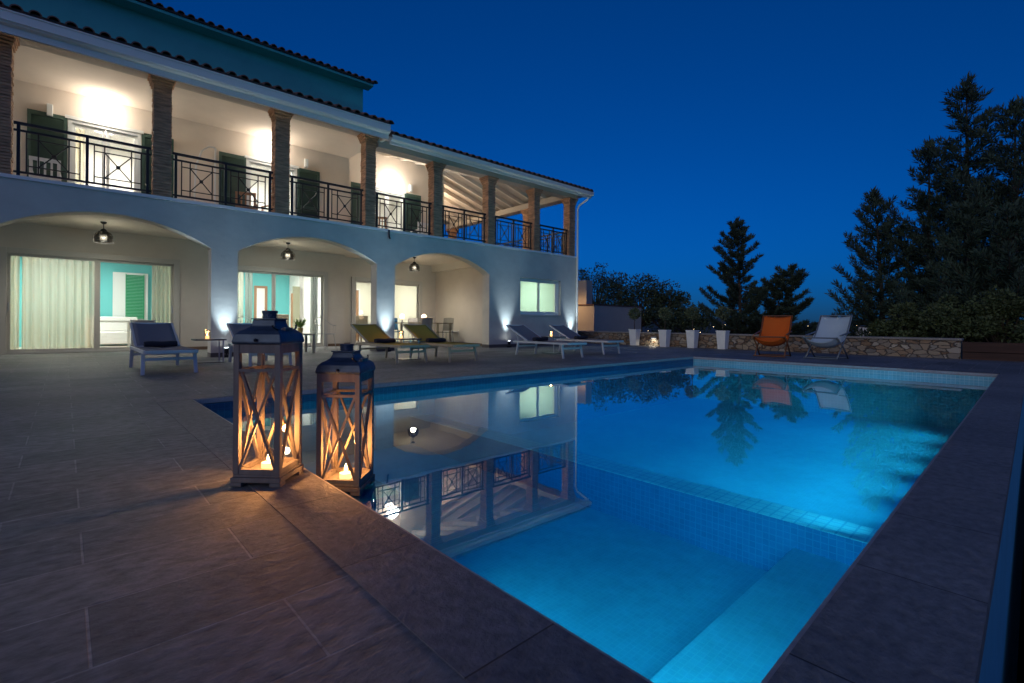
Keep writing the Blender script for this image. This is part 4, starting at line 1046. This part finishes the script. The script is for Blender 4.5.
def wire_chair(x, y, rz, label):
    t = HT('wire_chair', label, 'chair', x, y, 0, rz, 'wire armchairs in the porch')
    s_ = MB(); ring = lambda rr, z, n=24: [(rr*math.cos(2*PI*k/n), rr*math.sin(2*PI*k/n), z) for k in range(n)]
    s_.tube(ring(.24,.43), .009, 6, closed=True)
    for k in range(-4,5): q = math.sqrt(max(0,.24**2-(k*.05)**2)); s_.bar((k*.05,-q,.43),(k*.05,q,.43),.005)
    s_.build('seat', M['wire'], t)
    b_ = MB(); arc = [(.27*math.cos(a), .27*math.sin(a), .66+.22*max(0, math.sin(a))**2) for a in [R(-25)+k*R(230)/18 for k in range(19)]]
    b_.tube(arc, .009, 6)
    for k in range(0,19,2): p = arc[k]; b_.tube([(p[0]*.88,p[1]*.88,.43), p], .004, 4)
    b_.build('backrest', M['wire'], t)
    for a in (45,135,225,315):
        c, q = math.cos(R(a)), math.sin(R(a)); MB().tube([(.2*c,.2*q,.43),(.27*c,.27*q,0)], .009, 6).build('leg', M['wire'], t)
wire_chair(5.12, 1.45, R(20), 'pale wire armchair right of the potted plant')
wire_chair(3.30, 2.2, R(-10), 'pale wire armchair behind the larger lantern, near the pillar')
def arm_chair(x, y, rz, label, m):
    t = HT('upholstered_chair', label, 'chair', x, y, .006, rz, 'upholstered chairs indoors')
    MB().box(-.25,.25,-.25,.25,.36,.48).build('seat', M[m], t, bevel=.03); MB().box(-.25,.25,.18,.27,.481,.98).build('backrest', M[m], t, bevel=.03)
    for sx in (-.21,.21):
        for sy in (-.21,.21): MB().box(sx-.02,sx+.02,sy-.02,sy+.02,0,.359).build('leg', M['brown_wood'], t)
arm_chair(4.85, 4.8, R(180), 'beige chair indoors behind the potted plant', 'beige_fabric')
arm_chair(7.45, 4.7, R(180), 'beige chair indoors left of the pillar behind the olive lounger', 'beige_fabric')
arm_chair(7.12, 4.55, R(170), 'beige chair indoors half hidden by the wall edge', 'beige_fabric')
# dining table, chairs, globe lamps in the right arch
dt = HT('dining_table', 'long porch dining table in the right arch', 'table', 8.62, 2.45, 0)
MB().box(-.98,.98,-.45,.45,.72,.755).build('table_top', M['lounge_beige'], dt, bevel=.004)
for sx in (-.92,.92):
    for sy in (-.4,.4): MB().box(sx-.03,sx+.03,sy-.03,sy+.03,0,.719).build('leg', M['lounge_beige'], dt)
def side_chair(x, y, rz, label, m):
    t = HT('dining_chair', label, 'chair', x, y, 0, rz, 'dining chairs around the porch table')
    MB().box(-.21,.21,-.21,.21,.43,.46).build('seat', M[m], t, bevel=.008)
    def fn(u, v): return (-.2+.4*u, .20+.03*math.sin(PI*u)+.06*v, .50+.42*v-.02*(2*u-1)**2*v)
    MB().grid(fn, 8, 6).build('backrest', M[m], t, smooth=True, solid=.018)
    for sx in (-.19,.19):
        MB().tube([(sx,-.19,.43),(sx*1.08,-.21,0)], .016, 6).build('leg', M[m], t); MB().tube([(sx,.2,.5),(sx,.19,.43),(sx*1.08,.23,0)], .016, 6).build('leg', M[m], t)
side_chair(9.86, 2.5, R(-90), 'white dining chair at the right end of the porch table', 'white_chair')
side_chair(9.15, 1.82, R(180), 'clear plastic dining chair on the near side, right', 'clear_chair')
side_chair(8.35, 1.85, R(180), 'beige dining chair on the near side of the porch table', 'beige_fabric')
side_chair(8.05, 3.1, R(0), 'blue dining chair behind the porch table between the globe lamps', 'blue_fabric')
side_chair(8.85, 3.1, R(0), 'white dining chair on the far side of the porch table', 'white_chair')
for x, l in ((7.86,'lit globe lamp on the left end of the porch table'), (8.66,'lit globe lamp on the middle of the porch table')):
    t = HT('globe_lamp', l, 'table lamp', x, 2.3, .756, 0, 'globe lamps on the porch table')
    MB().lathe([(.05,0),(.05,.015),(.02,.02),(.02,.11)], n=16).build('lamp_foot', M['chrome'], t)
    MB().sphere((0,0,.19), .085, 18, 12).build('globe', M['globe'], t, smooth=True)
    light('POINT', 'globe_light', H(x,2.3,1.13), 2.5, (1,.66,.42), .08)
# balcony furniture
def slat_chair(x, y, rz, label, m='white_chair'):
    t = HT('balcony_chair', label, 'chair', x, y, 3.18, rz, 'chairs on the balcony')
    MB().box(-.23,.23,-.22,.22,.41,.44).build('seat', M[m], t)
    bk = MB().box(-.24,.24,.20,.23,.86,.93).box(-.24,.24,.20,.23,.50,.55)
    for k in range(5): bk.box(-.2+k*.1-.018,-.2+k*.1+.018,.205,.225,.551,.859)
    bk.build('backrest', M[m], t)
    for sx in (-.215,.215):
        MB().box(sx-.02,sx+.02,.195,.235,0,.86).build('leg', M[m], t); MB().box(sx-.02,sx+.02,-.22,-.18,0,.65).build('leg', M[m], t); MB().box(sx-.025,sx+.025,-.22,.19,.651,.675).build('armrest', M[m], t)
slat_chair(-.38, 2.55, R(180), 'white slatted chair before the first green shutter on the balcony')
slat_chair(3.45, 2.6, R(160), 'brown slatted chair before the second balcony door', 'brown_wood')
slat_chair(4.1, 2.5, R(200), 'brown slatted chair behind the second brick column', 'brown_wood')
slat_chair(8.75, 2.75, R(185), 'white slatted chair before the right shutter on the terrace')
slat_chair(7.35, 2.9, R(150), 'brown slatted chair near the terrace door', 'brown_wood')
hc = HT('arched_stand', 'white arched tube stand on the balcony between first door and second shutter', 'stand', 2.55, 2.6, 3.18)
MB().tube([(-.24,0,.0),(-.27,0,.8),(-.24,0,1.45),(-.13,0,1.82),(.02,0,1.97),(.16,0,1.98)], .022, 8).build('arch_tube', M['white_chair'], hc, smooth=True)
MB().tube([(.17,0,0),(.17,0,1.97)], .022, 8).build('pole', M['white_chair'], hc); MB().box(-.3,.25,-.25,.25,0,.03).build('foot', M['white_chair'], hc)
for x, y, z, l in ((-.36,BW,5.45,'small white wall box above the first shutter'), (5.2,BW,5.5,'small white wall box above the shutter behind the third bay'), (9.0,BW2+.1,5.58,'small white wall box above the terrace shutter')):
    t = HT('wall_box', l, 'wall fitting', x, y, z, 0, 'small white boxes on the balcony wall')
    MB().box(-.05,.05,-.1,-.001,-.13,.13).build('box_body', M['alu_white'], t, bevel=.01); MB().box(-.04,.04,-.104,-.101,-.1,.0).build('cover', M['alu_white'], t)

# ------------------------------------------------------------------ sky, sun, camera
world = bpy.data.worlds.new('World'); scene.world = world; world.use_nodes = True
t = world.node_tree; N, L = t.nodes, t.links
bg = N['Background']; sky = N.new('ShaderNodeTexSky'); sky.sky_type = 'NISHITA'; sky.sun_disc = False
SUN_EL, SUN_AZ = R(6.0), R(228); SKY_R = .06
sky.sun_elevation = SUN_EL; sky.sun_rotation = SUN_AZ; sky.air_density = 1.0; sky.dust_density = .3; sky.ozone_density = 6.0
def mth(op, a, b=None):
    m = N.new('ShaderNodeMath'); m.operation = op
    for k, v in enumerate((a, b)):
        if v is None: continue
        if isinstance(v, (int, float)): m.inputs[k].default_value = v
        else: L.new(v, m.inputs[k])
    return m.outputs[0]
sep = N.new('ShaderNodeSeparateColor'); L.new(sky.outputs[0], sep.inputs[0]); cmb = N.new('ShaderNodeCombineColor')
sr, sg, sb = sep.outputs[0], sep.outputs[1], sep.outputs[2]
L.new(mth('MULTIPLY', mth('MULTIPLY', sr, sr), SKY_R), cmb.inputs[0])          # deepens the blue hour: red only near the afterglow
L.new(mth('MULTIPLY', mth('SQRT', mth('MULTIPLY', sg, sb)), .37), cmb.inputs[1])
L.new(mth('MULTIPLY', sb, 1.08), cmb.inputs[2])
L.new(cmb.outputs[0], bg.inputs['Color']); bg.inputs['Strength'].default_value = .0515
sl_ = bpy.data.lights.new('sun', 'SUN'); sl_.energy = .27; sl_.angle = R(50); sl_.color = (1,.93,.80)
so = bpy.data.objects.new('sun', sl_); COL.objects.link(so); so.rotation_euler = Vector((.96,.24,-.36)).to_track_quat('-Z','Y').to_euler()

A = R(47.2287); PT = R(.0347); RL = R(.3974); f_px = 483.381
F0 = Vector((math.cos(A), math.sin(A), 0)); R0 = Vector((math.sin(A), -math.cos(A), 0)); U0 = Vector((0,0,1))
F2 = F0*math.cos(PT)+U0*math.sin(PT); U2 = U0*math.cos(PT)-F0*math.sin(PT)
c_, s_ = math.cos(RL), math.sin(RL)
Rc = R0*c_+U2*s_; Uc = U2*c_-R0*s_
cam = bpy.data.cameras.new('camera'); co = bpy.data.objects.new('camera', cam); COL.objects.link(co)
m3 = Matrix((Rc, Uc, -F2)).transposed(); co.matrix_world = Matrix.Translation((0,0,.74)) @ m3.to_4x4()
cam.sensor_width = 36; cam.lens = 36*f_px/1024; cam.shift_y = -18.12/1024; cam.clip_start = .05; cam.clip_end = 8000
scene.camera = co
vs_ = scene.view_settings; vs_.view_transform = 'Standard'; vs_.look = 'None'; vs_.exposure = .88; vs_.gamma = 1
scene.cycles.use_denoising = True; scene.cycles.max_bounces = 8; scene.cycles.transparent_max_bounces = 24; scene.cycles.sample_clamp_indirect = 4
scene.cycles.caustics_reflective = False; scene.cycles.caustics_refractive = False
